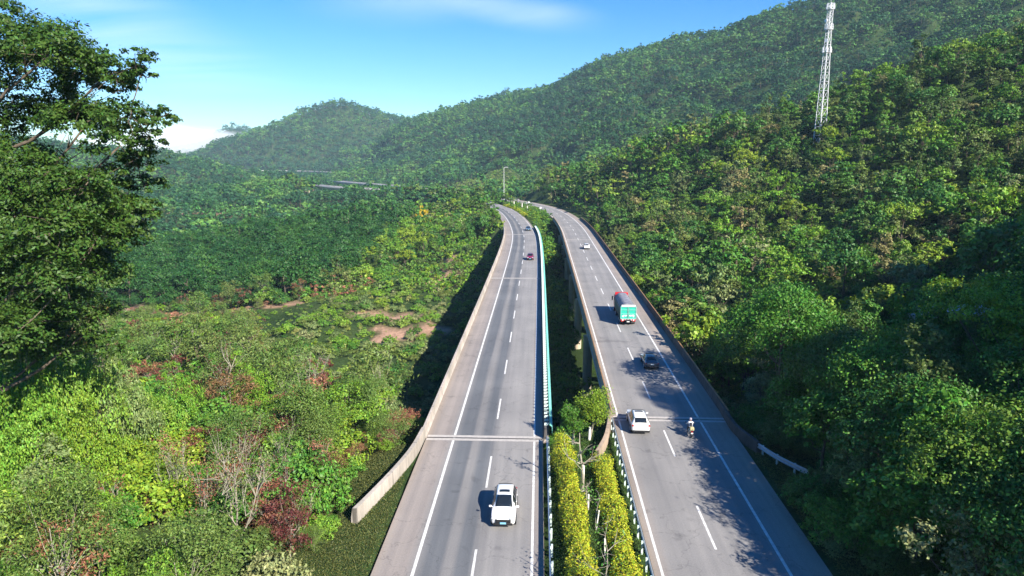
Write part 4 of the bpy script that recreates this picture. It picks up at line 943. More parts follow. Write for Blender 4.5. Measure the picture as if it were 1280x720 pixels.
# ------------------------------------------------------------------ the big tree at the left edge
def big_tree():
    g = np.random.default_rng(404)
    bx, by = -38.5, 43.5; bz = float(ground(bx, by)) - .3
    root = empty('broadleaf_tree', (bx, by, bz)); tag(root, 'tall dark broadleaf tree with layered boughs, rising against the sky above the thicket', 'tree')
    o = np.array([bx, by, bz])
    spec = [(8, 50, 48, 30, 0), (62, 68, 48, 30, -1), (30, 95, 55, 32, 2), (105, 82, 34, 24, 1), (138, 88, 30, 20, 0), (176, 80, 22, 20, -1.5), (182, 96, 17, 11, -1), (150, 103, 22, 12, .5),
            (85, 150, 34, 20, 2.5), (112, 150, 48, 24, -1), (160, 152, 40, 22, -2), (198, 147, 20, 14, -2.5), (150, 182, 40, 17, -1), (188, 172, 20, 14, -1), (172, 206, 28, 18, 0), (182, 232, 24, 12, 1), (148, 225, 28, 22, 1),
            (8, 150, 34, 28, 2), (16, 205, 50, 34, 1), (50, 225, 46, 34, -1.5), (95, 240, 44, 30, -2.5), (125, 262, 42, 26, -1), (165, 268, 32, 24, 0), (186, 262, 18, 13, 0),
            (20, 270, 55, 36, -2), (70, 290, 50, 34, -3), (120, 300, 42, 30, -2), (160, 296, 26, 22, 1), (30, 335, 55, 36, 0), (80, 345, 46, 32, -2), (125, 345, 34, 28, 0), (10, 390, 48, 30, -1),
            (100, 385, 40, 26, 1), (128, 405, 30, 26, 2), (135, 432, 24, 20, 2.5), (70, 410, 36, 26, 3), (40, 430, 45, 28, 2), (0, 420, 50, 34, -2.5), (45, 400, 42, 28, -3),  (90, 440, 34, 24, 2.5), (10, 350, 60, 40, 3), (60, 320, 60, 40, 3), (100, 270, 50, 40, 3), (40, 260, 60, 40, 3), (110, 330, 40, 34, 3), (-10, 440, 50, 30, 1), (60, 140, 36, 22, 3), (120, 110, 40, 20, 3), (60, 60, 50, 30, 3), (-40, 80, 50, 40, 0), (-60, 160, 60, 50, 0), (-50, 250, 60, 50, 1), (-60, 340, 55, 50, 0), (-20, 20, 40, 26, 1), (-90, 110, 50, 60, 3), (-110, 240, 60, 70, 2)]
    lobes = []
    for u, v, ru, rv, dy in spec:
        Y = 42.5 + dy + g.normal(0, .7); p = at(u, v, Y); k = (Y * ct) / F
        lobes.append((*(p - o), ru * k * 1.08, ru * k * 1.15, rv * k * 1.08))
    Q = crown(g, lobes, 150000, .235, clump=.25, per=46, low=-.6, shell=.22, aspect=.5, tumble=.6, updir=.55)
    link('crown', quad_mesh('crown', Q, LM['big']), root)
    mb = MB()
    top = at(-60, 45, 44.0) - o
    tz = np.linspace(0, 1, 9)[:, None]; tr = tz * top + np.c_[.5 * np.sin(tz * 6), .4 * np.cos(tz * 5) - .4, 0 * tz]
    mb.tube(tr, np.linspace(.62, .14, 9), 12)
    bough = []
    for i, lb in enumerate(lobes):
        b_ = np.array(lb[:3]); prime = i in (1, 4, 9, 12, 19, 22, 28, 33, 35)
        lb_ = [q for q in bough if np.linalg.norm(q[0] - b_) < np.linalg.norm(b_ - tr[min(8, int(np.clip(b_[2] / top[2] * 8, 0, 8)))]) * .8] if not prime else []
        if lb_:
            a, r0 = min(lb_, key=lambda q: np.linalg.norm(q[0] - b_)); r0 = max(.035, r0 * .7)
        else:
            a = tr[int(np.clip((b_[2] - 3.5) / top[2] * 8, 1, 7))]; r0 = .17 if prime else .08
        L_ = np.linalg.norm(b_ - a); k = 8; t = np.linspace(0, 1, k)[:, None]
        q = a * (1 - t) + b_ * t + np.c_[0 * t, 0 * t, -np.sin(t * math.pi) * .10 * L_] + np.cumsum(g.normal(0, .028 * L_ if prime else .035 * L_, (k, 3)), 0) * t * (1 - t) * 2.2
        rr = np.linspace(r0, max(.025, r0 * .3), k); mb.tube(q, rr, 7)
        bough += [(q[j], rr[j]) for j in range(2, k)]
        for _ in range(6):
            e = b_ + np.clip(g.normal(0, .5, 3), -.75, .75) * np.array(lb[3:]); c_ = q[int(g.integers(4, k))]; mb.tube([c_, (c_ + e) / 2 + g.normal(0, .12, 3), e], [.035, .022, .008], 4)
    mb.build('trunk', M['bark'], root, smooth=True)
big_tree()

# ------------------------------------------------------------------ hedges and saplings of the median
def hedge(path, w, h, n, label, mat='yellow', group='clipped yellow hedges of the median', size=.15):
    g = np.random.default_rng(int(abs(path[0][0]) * 100) + n)
    p = Road.resample(np.array(path, float), .5); base = p[0].copy(); p = p - base
    t = np.gradient(p, axis=0); t /= np.linalg.norm(t, axis=1, keepdims=True) + 1e-9; nr = np.stack([t[:, 1], -t[:, 0]], 1)
    i = g.integers(0, len(p), n); f = g.uniform(-.5, .5, n)
    c = p[i] + t[i] * f[:, None] * .6
    wob = .92 + .30 * np.sin(i * .55 + 1) * np.sin(i * .21) + .14 * np.sin(i * 1.7) + .1 * g.normal(0, 1, n)
    a = g.uniform(0, math.pi, n); rr = 1 - np.abs(g.normal(0, .14, n))
    sx = np.cos(a); sz = np.sin(a)
    k = 1 / np.maximum(np.abs(sx), np.abs(sz)) ** .75
    off = sx * k * w / 2 * rr * wob; z = np.clip(sz * k * h * rr * (.95 + .16 * np.sin(i * .9 + np.sin(i * .37) * 2) + .09 * g.normal(0, 1, n)), .05, None)
    P = np.c_[c + nr[i] * off[:, None], z]
    nn = np.c_[nr[i] * sx[:, None], sz]
    root = empty('hedge', (base[0], base[1], float(ground(base[0], base[1])))); tag(root, label, 'hedge', group)
    link('foliage', quad_mesh('foliage', leaves(g, P, nn, size, aspect=.55, tumble=.55), LM[mat]), root)
    mb = MB()
    for j in range(1, len(p)):
        for _ in range(2):
            q = np.r_[p[j] + nr[j] * g.uniform(-.3, .3) * w, 0]; mb.tube([q, q + np.array([g.normal(0, .1), g.normal(0, .1), h * .8])], [.025, .012], 4)
    if n > 5000: mb.build('stem', M['bark'], root)
hedge([(3.75, 30), (4.35, 36), (4.55, 42), (4.62, 48), (4.55, 54), (4.55, 59.5)], 1.75, 1.8, 19000, 'yellow clipped hedge along the guardrail beside the white oncoming car')
hedge([(7.0, 30), (7.35, 38), (7.55, 44), (7.75, 50), (7.85, 56)], 1.7, 1.3, 16000, 'yellow clipped hedge running up to the curved brown wing wall')
hedge([(6.6, 312), (4.6, 335), (1.5, 360), (-4, 385)], 2.4, 1.3, 2600, 'small yellow-green hedge beyond the far end of the turquoise fence', size=.5)
hedge([(11.5, 330), (8.5, 360), (2, 385)], 2.2, 1.3, 1800, 'far yellow-green hedge nearest the bend of the truck carriageway', size=.5)

def sapling(name, x, y, h, label, seed, cat='sapling', painted=1.3, leafn=260, mat='mid', spread=.42, rise=.1, group=None, bark='palebark', r=.075, nb=9, fork=None, leaf=.2):
    g = np.random.default_rng(seed); z = float(ground(x, y)) - .1
    root = empty(name, (x, y, z)); tag(root, label, cat, group)
    ends = []; mb = MB()
    stems = [np.array([g.normal(0, .04) * h, g.normal(0, .04) * h, h * .9])] if not fork else [np.array(f, float) * h for f in fork]
    for si, tp in enumerate(stems):
        t = np.linspace(0, 1, 7)[:, None]; tr = t * tp + np.c_[np.sin(t * 4 + seed) - np.sin(seed), np.cos(t * 5 + seed) - math.cos(seed), 0 * t] * .035 * h
        mb.tube(tr, np.linspace(r, r * .25, 7), 7)
        for k in range(nb):
            s = g.uniform(.42, .98); a = tr[int(s * 6)]; ang_ = g.uniform(0, 6.28)
            e = a + np.array([math.cos(ang_) * spread, math.sin(ang_) * spread, g.uniform(rise, rise + .25)]) * h * g.uniform(.35, .8) * (1.15 - s * .5)
            md = (a + e) / 2 + g.normal(0, .03, 3) * h
            mb.tube([a, md, e], [r * .4, r * .26, r * .12], 5); ends += [e, (e + md) / 2]
            for _ in range(2):
                e2 = e + g.normal(0, .09, 3) * h + np.array([0, 0, .03 * h]); mb.tube([md, (md + e2) / 2 + g.normal(0, .02, 3) * h, e2], [r * .2, r * .13, r * .07], 4); ends.append(e2)
    mb.build('trunk', M[bark], root)
    if painted:
        pm = MB(); pm.tube([(0, 0, .05), tuple(stems[0] * painted / stems[0][2])], [r * 1.18, r * 1.1], 8); pm.build('limewash_band', M['limewash'], root)
    if leafn:
        E_ = np.array(ends)[g.integers(0, len(ends), leafn)] + g.normal(0, .045, (leafn, 3)) * h
        link('crown', quad_mesh('crown', leaves(g, E_, np.tile([0, 0, .4], (leafn, 1)), leaf, aspect=.45), LM[mat]), root)
SG = 'saplings planted in the median'
sapling('sapling', 5.75, 51.6, 5.6, 'leafless sapling with a thick white-painted trunk, tallest between the yellow hedges', 1, painted=2.3, leafn=160, r=.13, group=SG)
sapling('sapling', 5.9, 48.6, 2.6, 'thin whitish sapling stem just in front of the thickest white trunk', 2, painted=1.4, leafn=60, r=.06, group=SG)
sapling('sapling', 6.15, 45.6, 3.6, 'slender forked bare sapling midway along the yellow hedges', 3, painted=1.8, leafn=30, r=.045, group=SG, nb=4)
sapling('sapling', 6.35, 42.2, 3.6, 'bare sapling with grey twigs nearest the bottom edge between the hedges', 4, painted=1.5, leafn=40, r=.045, group=SG, nb=4)
sapling('sapling', 5.3, 36.4, 6.0, 'bare young tree between the hedges, nearest the camera', 5, painted=2, leafn=150, r=.07, group=SG, nb=6)
sapling('sapling', 7.5, 62.0, 5.6, 'bushy green sapling behind the brown wing wall', 6, painted=1.4, leafn=9000, r=.12, group=SG, mat='bright', nb=30, spread=.28, leaf=.17)
sapling('sapling', 5.9, 61.6, 4.0, 'leafy young tree at the far end of the hedges', 7, painted=1.2, leafn=6000, r=.09, group=SG, mat='mid', nb=26, spread=.34, leaf=.16)
for i, (x, y) in enumerate(((1.2, 366), (5.2, 352), (7.8, 338))):
    sapling('sapling', x, y, 6.0, ('white-painted trunk at the far end of the distant yellow hedge', 'white-painted trunk in the middle of the distant yellow hedge', 'white-painted trunk closest to the turquoise fence end')[i], 20 + i, painted=4.0, leafn=60, r=.15, group=SG, nb=5)
# pale bare saplings standing in the thicket
TG = 'bare pale saplings in the thicket'
sapling('bare_sapling', -19.3, 42.3, 9.0, 'tall forked whitish sapling, nearly leafless, in the foreground thicket', 31, 'sapling', 0, 900, 'feather', group=TG, r=.085, nb=9, spread=.16, rise=.3, fork=[(.02, 0, .95), (.30, .05, .78), (.13, -.05, .84)])
sapling('bare_sapling', -24.5, 47.5, 5.5, 'thin bare sapling left of the tall forked one', 32, 'sapling', rise=.35, spread=.22, painted=0, leafn=300, mat='olive', group=TG, r=.06, nb=6, fork=[(.05, 0, .95), (-.15, 0, .9)])
sapling('bare_sapling', -31.0, 68, 8.5, 'leaning bare sapling with brown pods against the dark plantation', 33, 'sapling', rise=.35, spread=.22, painted=0, leafn=500, mat='dry', group=TG, r=.10, nb=7, fork=[(.32, 0, .92), (.22, 0, .8)])
sapling('bare_sapling', -24.0, 78, 8.5, 'fan of pale bare twigs at the middle of the thicket', 34, 'sapling', rise=.35, spread=.22, painted=0, leafn=500, mat='olive', group=TG, r=.07, nb=6, fork=[(.0, 0, .95), (-.25, 0, .9), (.25, 0, .9), (.12, 0, .9)])
sapling('bare_sapling', -14.4, 47.0, 3.0, 'snapped pale stick standing on the dry verge by the concrete wall end', 35, 'sapling', 0, 0, 'olive', group=TG, r=.05, nb=0)
sapling('bare_sapling', -27.0, 42.0, 4.8, 'spindly bare sapling among the brown leaves at the lower thicket edge', 36, 'sapling', rise=.35, spread=.22, painted=0, leafn=200, mat='dry', group=TG, r=.05, nb=6, fork=[(.1, 0, .9), (-.1, 0, .92)])
gq = np.random.default_rng(61); pr_ = []
for n_, (u, v) in enumerate([(gq.uniform(40, 520), gq.uniform(440, 705)) for _ in range(30)]):
    tt = (v - 197); Y = 26.7 * F / tt * .97; X = (u - 640) / F * (Y * ct + 5)
    if X > RL.pt(np.array([RL.s_at(Y)]), L0 - 5, 0)[0][0]: continue
    wh = ('low in the near thicket' if v > 630 else 'halfway up the near thicket' if v > 540 else 'far back in the thicket') + (', close to the big tree' if u < 170 else ', in its middle' if u < 350 else ', towards the viaduct')
    hh = gq.uniform(4.2, 6.2); lf_ = ('dry', 'feather')[n_ % 2]
    sapling('bare_sapling', X, Y, hh, ('thin pale stems with withered leaves ' if lf_ == 'dry' else 'thin pale stems with feathery tips ') + wh, 700 + n_, rise=.35, spread=.2, painted=0, leafn=520, mat=lf_, group=TG, r=.038, nb=6, leaf=.17,
            fork=[(gq.uniform(-.25, .25), gq.uniform(-.1, .1), .92) for _ in range(int(gq.integers(2, 5)))])
# roadside trees that shade the carriageway, on the bank at the right
gs = np.random.default_rng(5)
for i, (x, y, s, k, lb) in enumerate(((25.2, 33.0, 1.0, 'airy_pale', 'thin-crowned roadside tree nearest the camera at the shaded road edge'), (27.6, 41.0, 1.15, 'tall_mid', 'tall roadside tree whose shadow falls across the lane dashes'), (30.0, 36.0, 1.35, 'round_dark', 'big dark tree behind the roadside trees at the lower corner'),
                                  (26.4, 47.5, .78, 'airy_pale', 'small thin tree beside the road by the guardrail end'), (31.5, 50, 1.35, 'tall_olive', 'tall olive tree in the shade past the guardrail end'), (36, 44, 1.5, 'round_dark', 'large black-green tree filling the shaded corner'), (41, 55, 1.45, 'spread_bright', 'large tree with a few sunlit leaves in the dark corner'),
                                  (37, 61, 1.3, 'tall_mid', 'tall dark tree in the shade behind the guardrail end'), (30, 25, 1.5, 'round_dark', 'dark round tree at the foot of the shaded bank'), (46, 50, 1.9, 'round_dark', 'giant dark tree at the very edge of the shaded bank'), (50, 62, 1.7, 'round_dark', 'tall black-green tree below the hut'), (28.2, 66, .85, 'tall_mid', 'slim tree behind the shaded concrete wing wall'), (32.5, 71, 1.1, 'round_mid', 'mid-sized tree in shade opposite the motorcycle'),
                                  (29.6, 70.5, 1.75, 'round_mid', 'tall roadside tree whose shade reaches the grey saloon'), (31.4, 76.0, 1.75, 'round_dark', 'dark tall tree behind the parapet opposite the grey saloon'), (30.6, 61.0, 1.5, 'round_olive', 'olive tree just outside the curved end of the dark parapet'), (30.6, 87, 1.4, 'round_olive', 'olive round tree outside the parapet short of the truck'), (30.2, 53.5, 1.45, 'round_mid', 'tall rounded tree shading the road shoulder by the guardrail end'), (29.2, 38.0, 1.4, 'round_mid', 'rounded tree shading the road shoulder at the frame edge'),
                                  (29.0, 46.0, 1.4, 'round_dark', 'dark round tree shading the solid road line'), (28.6, 30.0, 1.4, 'round_mid', 'mid green tree shading the road at the frame corner'),
                                  (28, 18, 1.4, 'round_mid', 'tree low on the near bank beside the camera'), (36, 28, 1.8, 'round_dark', 'broad tree on the near bank, hidden in shade'), (45, 36, 2.0, 'round_dark', 'tallest tree of the near bank, casting the corner shade'), (56, 44, 2.0, 'round_dark', 'tall tree on the near bank below the rising hill'), (58, 54, 2.0, 'round_dark', 'wide-crowned tree on the near bank below the hut'))):
    hh_ = KINDS[k][2] * s; big_ = hh_ > 9.5; S = PROTO['great_' + k if big_ else k][0][i % 2]; s = hh_ / 15.0 if big_ else s
    place('roadside_tree', S, (x, y, float(ground(x, y)) - .3), gs.uniform(0, 6.28), tuple(np.array([1, 1, 1]) * s * gs.uniform(.92, 1.08, 3)), lb, 'tree', 'roadside trees of the shaded bank')
for i, (u, v, Y, k, lb) in enumerate(((18, 402, 46, 1, 'tall bright green creeper-draped bush at the frame edge beneath the big tree'), (70, 388, 49, 0, 'tall lime-green creeper-draped bush beneath the big tree crown'), (132, 425, 52, 2, 'pale yellow-green flowering bush just beyond the big tree'), (30, 500, 42.5, 0, 'wide lime-green bush below the creeper-draped ones at the frame edge'),
                                    (98, 492, 45, 1, 'bright green bush between the big tree and the thicket'), (160, 470, 56, 0, 'light lime bush behind the pale flowering one'), (215, 455, 62, 1, 'rounded bright green bush amid the withered stems'), (300, 440, 70, 1, 'broad vivid green bush in the middle of the thicket'))):
    p = at(u, v, Y); zz = float(ground(p[0], Y)); h_ = max(3.2, p[2] - zz); S = PROTO['great_bush'][0][k]; w_ = min(.85, .42 + .035 * h_)
    place('bush', S, (p[0], Y, zz - .2), 1.3 * i, (w_, w_, h_ / 6.0), lb, 'bush', 'tall bushes beneath the big tree', names=('foliage', 'stem'))
# golden tree on the edge of the plantation
for i, (u, v, Y, s) in enumerate(((527, 262, 330, .8), (533, 276, 318, .62))):
    p = at(u, v, Y); S = proto('gold%d' % i, 'round', 'gold', 9, 400 + i, .3, 2); zz = float(ground(p[0], Y)); hh = max(5.0, p[2] + 2.5 - zz)
    place('golden_tree', S, (p[0], Y, zz - .2), 1.0 + i, (s, s, hh / 9), ('golden-yellow blossoming tree at the end of the plantation', 'lower golden-yellow shrubby tree in front of the taller golden one')[i], 'tree', 'golden trees')

# dry grass of the verge, and short grass of the median
def carpet(name, poly, n, size, mat, seed, h=.12):
    g = np.random.default_rng(seed); P = np.array(poly, float); lo, hi = P.min(0), P.max(0)
    x = g.uniform(lo[0], hi[0], n * 3); y = g.uniform(lo[1], hi[1], n * 3); k = inpoly(x, y, poly); x, y = x[k][:n], y[k][:n]
    k = road_clear(x, y) > .12 + .25 * (g.random(len(x)) ** 2) * 3; x, y = x[k], y[k]
    c = np.c_[x, y, ground(x, y) + g.uniform(0.02, h, len(x))]
    d = np.c_[g.normal(0, 1, (len(x), 2)), np.full(len(x), .35)]
    tag(link(name, quad_mesh(name, leaves(g, c, d, size, aspect=.25, tumble=.2, updir=0), LM[mat])), kind='stuff')
LM['verge'] = leafmat('leaf_verge', [(.17, .155, .055), (.12, .14, .04)], var=.55)
LM['lawn'] = leafmat('leaf_lawn', [(.09, .16, .035), (.11, .17, .035)], var=.5)
carpet('verge_grass', [(-8.6, 28), (-16, 28), (-18, 50), (-16, 62), (-12, 76), (-7.5, 66), (-9.2, 56), (-9.0, 48)], 60000, .15, 'verge', 5, .12)
carpet('median_grass', [(2.6, 26), (9.6, 26), (10.6, 66), (3.2, 66)], 45000, .15, 'lawn', 6, .18)
carpet('bank_grass', [(20.9, 28), (27, 28), (29, 62), (22.4, 62)], 36000, .16, 'verge', 7, .12)
# ------------------------------------------------------------------ vehicles (built facing +Y, wheels on z = 0)
def loft(st):
    """stations (y, half width, belt z, top z, top half width, bottom z) -> closed shell"""
    V = []
    for y, w, b, t, wt, z0 in st:
        half = [(w * .86, z0), (w * .97, z0 + .12), (w, (z0 + b) / 2 + .05), (w * .985, b - .05), (w * .95, b), (wt, t - .05), (wt * .86, t), (wt * .45, t + .018)]
        ring = [(x, y, z) for x, z in half] + [(-x, y, z) for x, z in half[::-1]]
        V.append(ring)
    k = len(V[0]); n = len(V)
    fs = [(i * k + j, (i + 1) * k + j, (i + 1) * k + (j + 1) % k, i * k + (j + 1) % k) for i in range(n - 1) for j in range(k)]
    fs += [tuple(range(k)), tuple((n - 1) * k + j for j in range(k))[::-1]]
    return np.array(V, float).reshape(-1, 3), fs

def wheel(root, x, y, r, w, name='wheel'):
    h = empty(name, (x, y, r)); h.parent = root
    a = MB(); a.disc((0, 0, 0), (1, 0, 0), r, w, 22); t = a.build('tyre', M['rubber'], h); bevel(t, .03, 2)
    b_ = MB(); sg = 1 if x > 0 else -1
    b_.disc((sg * w * .46, 0, 0), (1, 0, 0), r * .62, .03, 20)
    for k in range(5): c_, s_ = math.cos(k * 1.2566), math.sin(k * 1.2566); b_.bar((sg * (w * .5 + .01), 0, 0), (sg * (w * .5 + .01), c_ * r * .58, s_ * r * .58), .03)
    b_.build('rim', M['rim'], h)

def car(name, label, cat, road, Y, off, toward, st, paint, glass, sun=True, plate='numplate', rails=False, spoiler=False, wr=.34, group='cars on the highway'):
    s = road.s_at(Y); p = road.pt(np.array([s]), off, .012)[0]; hd = road.heading(s) + (math.pi if toward else 0)
    root = empty(name, tuple(p), hd); tag(root, label, cat, group)
    V, fs = loft(st); mb = MB(); mb.add(V, fs); body = mb.build('body', paint, root, smooth=True)
    sb = body.modifiers.new('smooth', 'SUBSURF'); sb.levels = sb.render_levels = 1
    body.modifiers.new('crease', 'EDGE_SPLIT').split_angle = R(48)
    ys = [q[0] for q in st]
    I = lambda y, c: float(np.interp(y, ys, [q[c] for q in st]))
    yf, yr = ys[-1], ys[0]; W = max(q[1] for q in st)
    def strip(nm, y0, y1, lift, fw=.88, mat='glass', n=5):
        yy = np.linspace(y0, y1, n); X = np.linspace(-1, 1, 7); P = []
        for y in yy:
            for x in X: P.append((x * I(y, 4) * fw, y, I(y, 3) + lift + .022 * (1 - x * x)))
        q = MB(); q.add(P, [(i * 7 + j, (i + 1) * 7 + j, (i + 1) * 7 + j + 1, i * 7 + j + 1) for i in range(n - 1) for j in range(6)]); o = q.build(nm, M[mat], root, smooth=True)
        sd = o.modifiers.new('thick', 'SOLIDIFY'); sd.thickness = .012; sd.offset = 0; return o
    ws0, ws1, rw0, rw1, panes = glass
    strip('windscreen', ws0, ws1, .016, .90); strip('rear_window', rw0, rw1, .016, .84)
    if sun: strip('sunroof', ws0 - .75, ws0 - .38, .014, .62)
    for sg in (-1, 1):
        for y0, y1 in panes:
            P = []
            for y in np.linspace(y0, y1, 4):
                lo = np.array([I(y, 1) * .95 + .006, y, I(y, 2) + .03]); hi = np.array([I(y, 4) + .010, y, I(y, 3) - .09])
                if hi[2] < lo[2] + .03: hi = lo + np.array([0, 0, .03])
                P += [lo, hi]
            P = np.array(P); P[:, 0] *= sg
            q = MB(); q.add(P, [(2 * i, 2 * i + 1, 2 * i + 3, 2 * i + 2) for i in range(3)]); o = q.build('side_window', M['glass'], root); sd = o.modifiers.new('thick', 'SOLIDIFY'); sd.thickness = .014; sd.offset = 0
        m_ = MB(); m_.box((sg * (W + .10), ws1 - .18, I(ws1 - .1, 2) + .07), (.20, .10, .14)); m_.box((sg * (W - .02), ws1 - .17, I(ws1 - .1, 2) + .04), (.14, .05, .05)); bevel(m_.build('mirror', paint, root), .03)
        f_ = MB(); f_.box((sg * W * .70, yf - .13, I(yf - .18, 2) - .02), (.42, .26, .12)); bevel(f_.build('headlight', M['lamp_clear'], root), .03)
        t_ = MB(); t_.box((sg * W * .84, yr + .10, I(yr + .08, 2) - .05), (.22, .20, .15)); bevel(t_.build('tail_light', M['lamp_red'], root), .03)
        for y in (yf - .86, yr + .86):
            ar = MB(); ar.disc((sg * (W - .055), y, wr + .02), (1, 0, 0), wr + .075, .12, 22); ar.build('wheel_arch', M['black'], root)
            wheel(root, sg * (W - .09), y, wr, .21)
            h = None
        for y in (.02, -.95):
            h = MB(); h.box((sg * (I(y, 1) * .985 + .012), y - .2, I(y, 2) - .12), (.03, .16, .03)); h.build('door_handle', paint, root)
    gr = MB(); gr.box((0, yf + .0, .62), (1.15, .10, .22)); gr.box((0, yf + .03, .40), (1.4, .08, .18)); bevel(gr.build('grille', M['black'], root), .02)
    for y, sg in ((yf + .085, 1), (yr - .025, -1)):
        pm = MB(); pm.box((0, y, .50 if sg > 0 else .74), (.44, .02, .14)); pm.build('number_plate', M[plate if sg > 0 else ('numwhite' if plate == 'numwhite' else plate)], root)
    bb = MB(); bb.box((0, yr + .02, .36), (W * 1.7, .14, .22)); bevel(bb.build('rear_bumper', M['black'], root), .04)
    if rails:
        for sg in (-1, 1):
            r_ = MB(); yy = np.linspace(rw1 + .15, ws0 - .1, 6); r_.tube([(sg * I(y, 4) * .93, y, I(y, 3) + .05) for y in yy], .022, 6); r_.build('roof_rail', M['rim'], root)
    if spoiler:
        q = MB(); q.box((0, rw1 + .02, I(rw1, 3) + .03), (1.15, .30, .045)); bevel(q.build('spoiler', paint, root), .015)
    w_ = MB()
    for sg in (-1, 1): w_.bar((sg * .1, ws1 + .02, I(ws1, 3) + .03), (sg * .1 + .45, ws1 - .22, I(ws1 - .22, 3) + .04), .012)
    w_.build('wiper', M['black'], root)
    return root
SUV = [(-2.28, .72, .88, .93, .66, .34), (-2.24, .86, .96, 1.02, .72, .27), (-2.05, .91, 1.02, 1.17, .70, .24), (-1.86, .92, 1.04, 1.42, .66, .22), (-1.62, .92, 1.04, 1.60, .63, .2), (-1.0, .925, 1.03, 1.66, .63, .2), (-.3, .93, 1.02, 1.68, .63, .2), (.30, .93, 1.01, 1.63, .61, .2), (.62, .925, 1.00, 1.45, .64, .2), (1.12, .92, .98, 1.08, .72, .2), (1.35, .92, .97, 1.02, .74, .2), (1.9, .91, .90, .95, .72, .22), (2.18, .87, .80, .84, .70, .25), (2.30, .74, .66, .70, .60, .32)]
SED = [(-2.36, .70, .82, .86, .62, .34), (-2.31, .84, .90, .94, .70, .26), (-2.0, .89, .93, 1.01, .70, .2), (-1.72, .905, .94, 1.06, .68, .18), (-1.35, .91, .94, 1.27, .62, .17), (-.95, .915, .93, 1.42, .58, .17), (-.3, .92, .92, 1.46, .58, .17), (.25, .92, .91, 1.42, .57, .17), (.62, .92, .90, 1.24, .61, .17), (1.12, .915, .88, .95, .70, .17), (1.4, .91, .86, .90, .72, .17), (1.95, .90, .79, .83, .70, .2), (2.25, .85, .70, .74, .66, .24), (2.36, .72, .6, .63, .56, .3)]
HAT = [(q[0] * .92, q[1] * .96, q[2] * .98, q[3] * .95, q[4] * .95, q[5]) for q in SUV]
GS = (.28, 1.10, -2.08, -1.66, ((-1.75, -1.02), (-.95, -.12), (-.04, .80)))
GD = (.24, 1.12, -1.70, -1.0, ((-1.30, -.55), (-.45, .05), (.12, .78)))
car('sports_utility_car', 'white oncoming car with a dark sunroof beside the yellow hedge', 'car', RL, 47.6, 1.72, True, SUV, M['paint_white'], GS, rails=False)
car('sports_utility_car', 'white car driving away past the joint, seen from behind near the motorcycle', 'car', RR, 64.4, -2.45, False, SUV, M['paint_white'], GS, rails=True, spoiler=True, plate='numwhite')
car('saloon_car', 'dark grey saloon driving away in the tree shade behind the truck', 'car', RR, 86.1, 1.85, False, SED, M['paint_grey'], GD, sun=False, plate='numwhite')
car('hatchback_car', 'small wine-red car on the carriageway with the turquoise fence', 'car', RL, 179.4, 2.0, True, HAT, M['paint_red'], tuple(x if isinstance(x, tuple) else x * .92 for x in GS), sun=False)
car('saloon_car', 'tiny blue-grey car farthest along the turquoise fence', 'car', RL, 254, 2.2, True, SED, M['paint_blue'], GD, sun=False)
car('hatchback_car', 'small white car far ahead of the truck', 'car', RR, 201.5, 1.15, False, HAT, M['paint_white'], tuple(x if isinstance(x, tuple) else x * .92 for x in GS), sun=False, plate='numwhite')

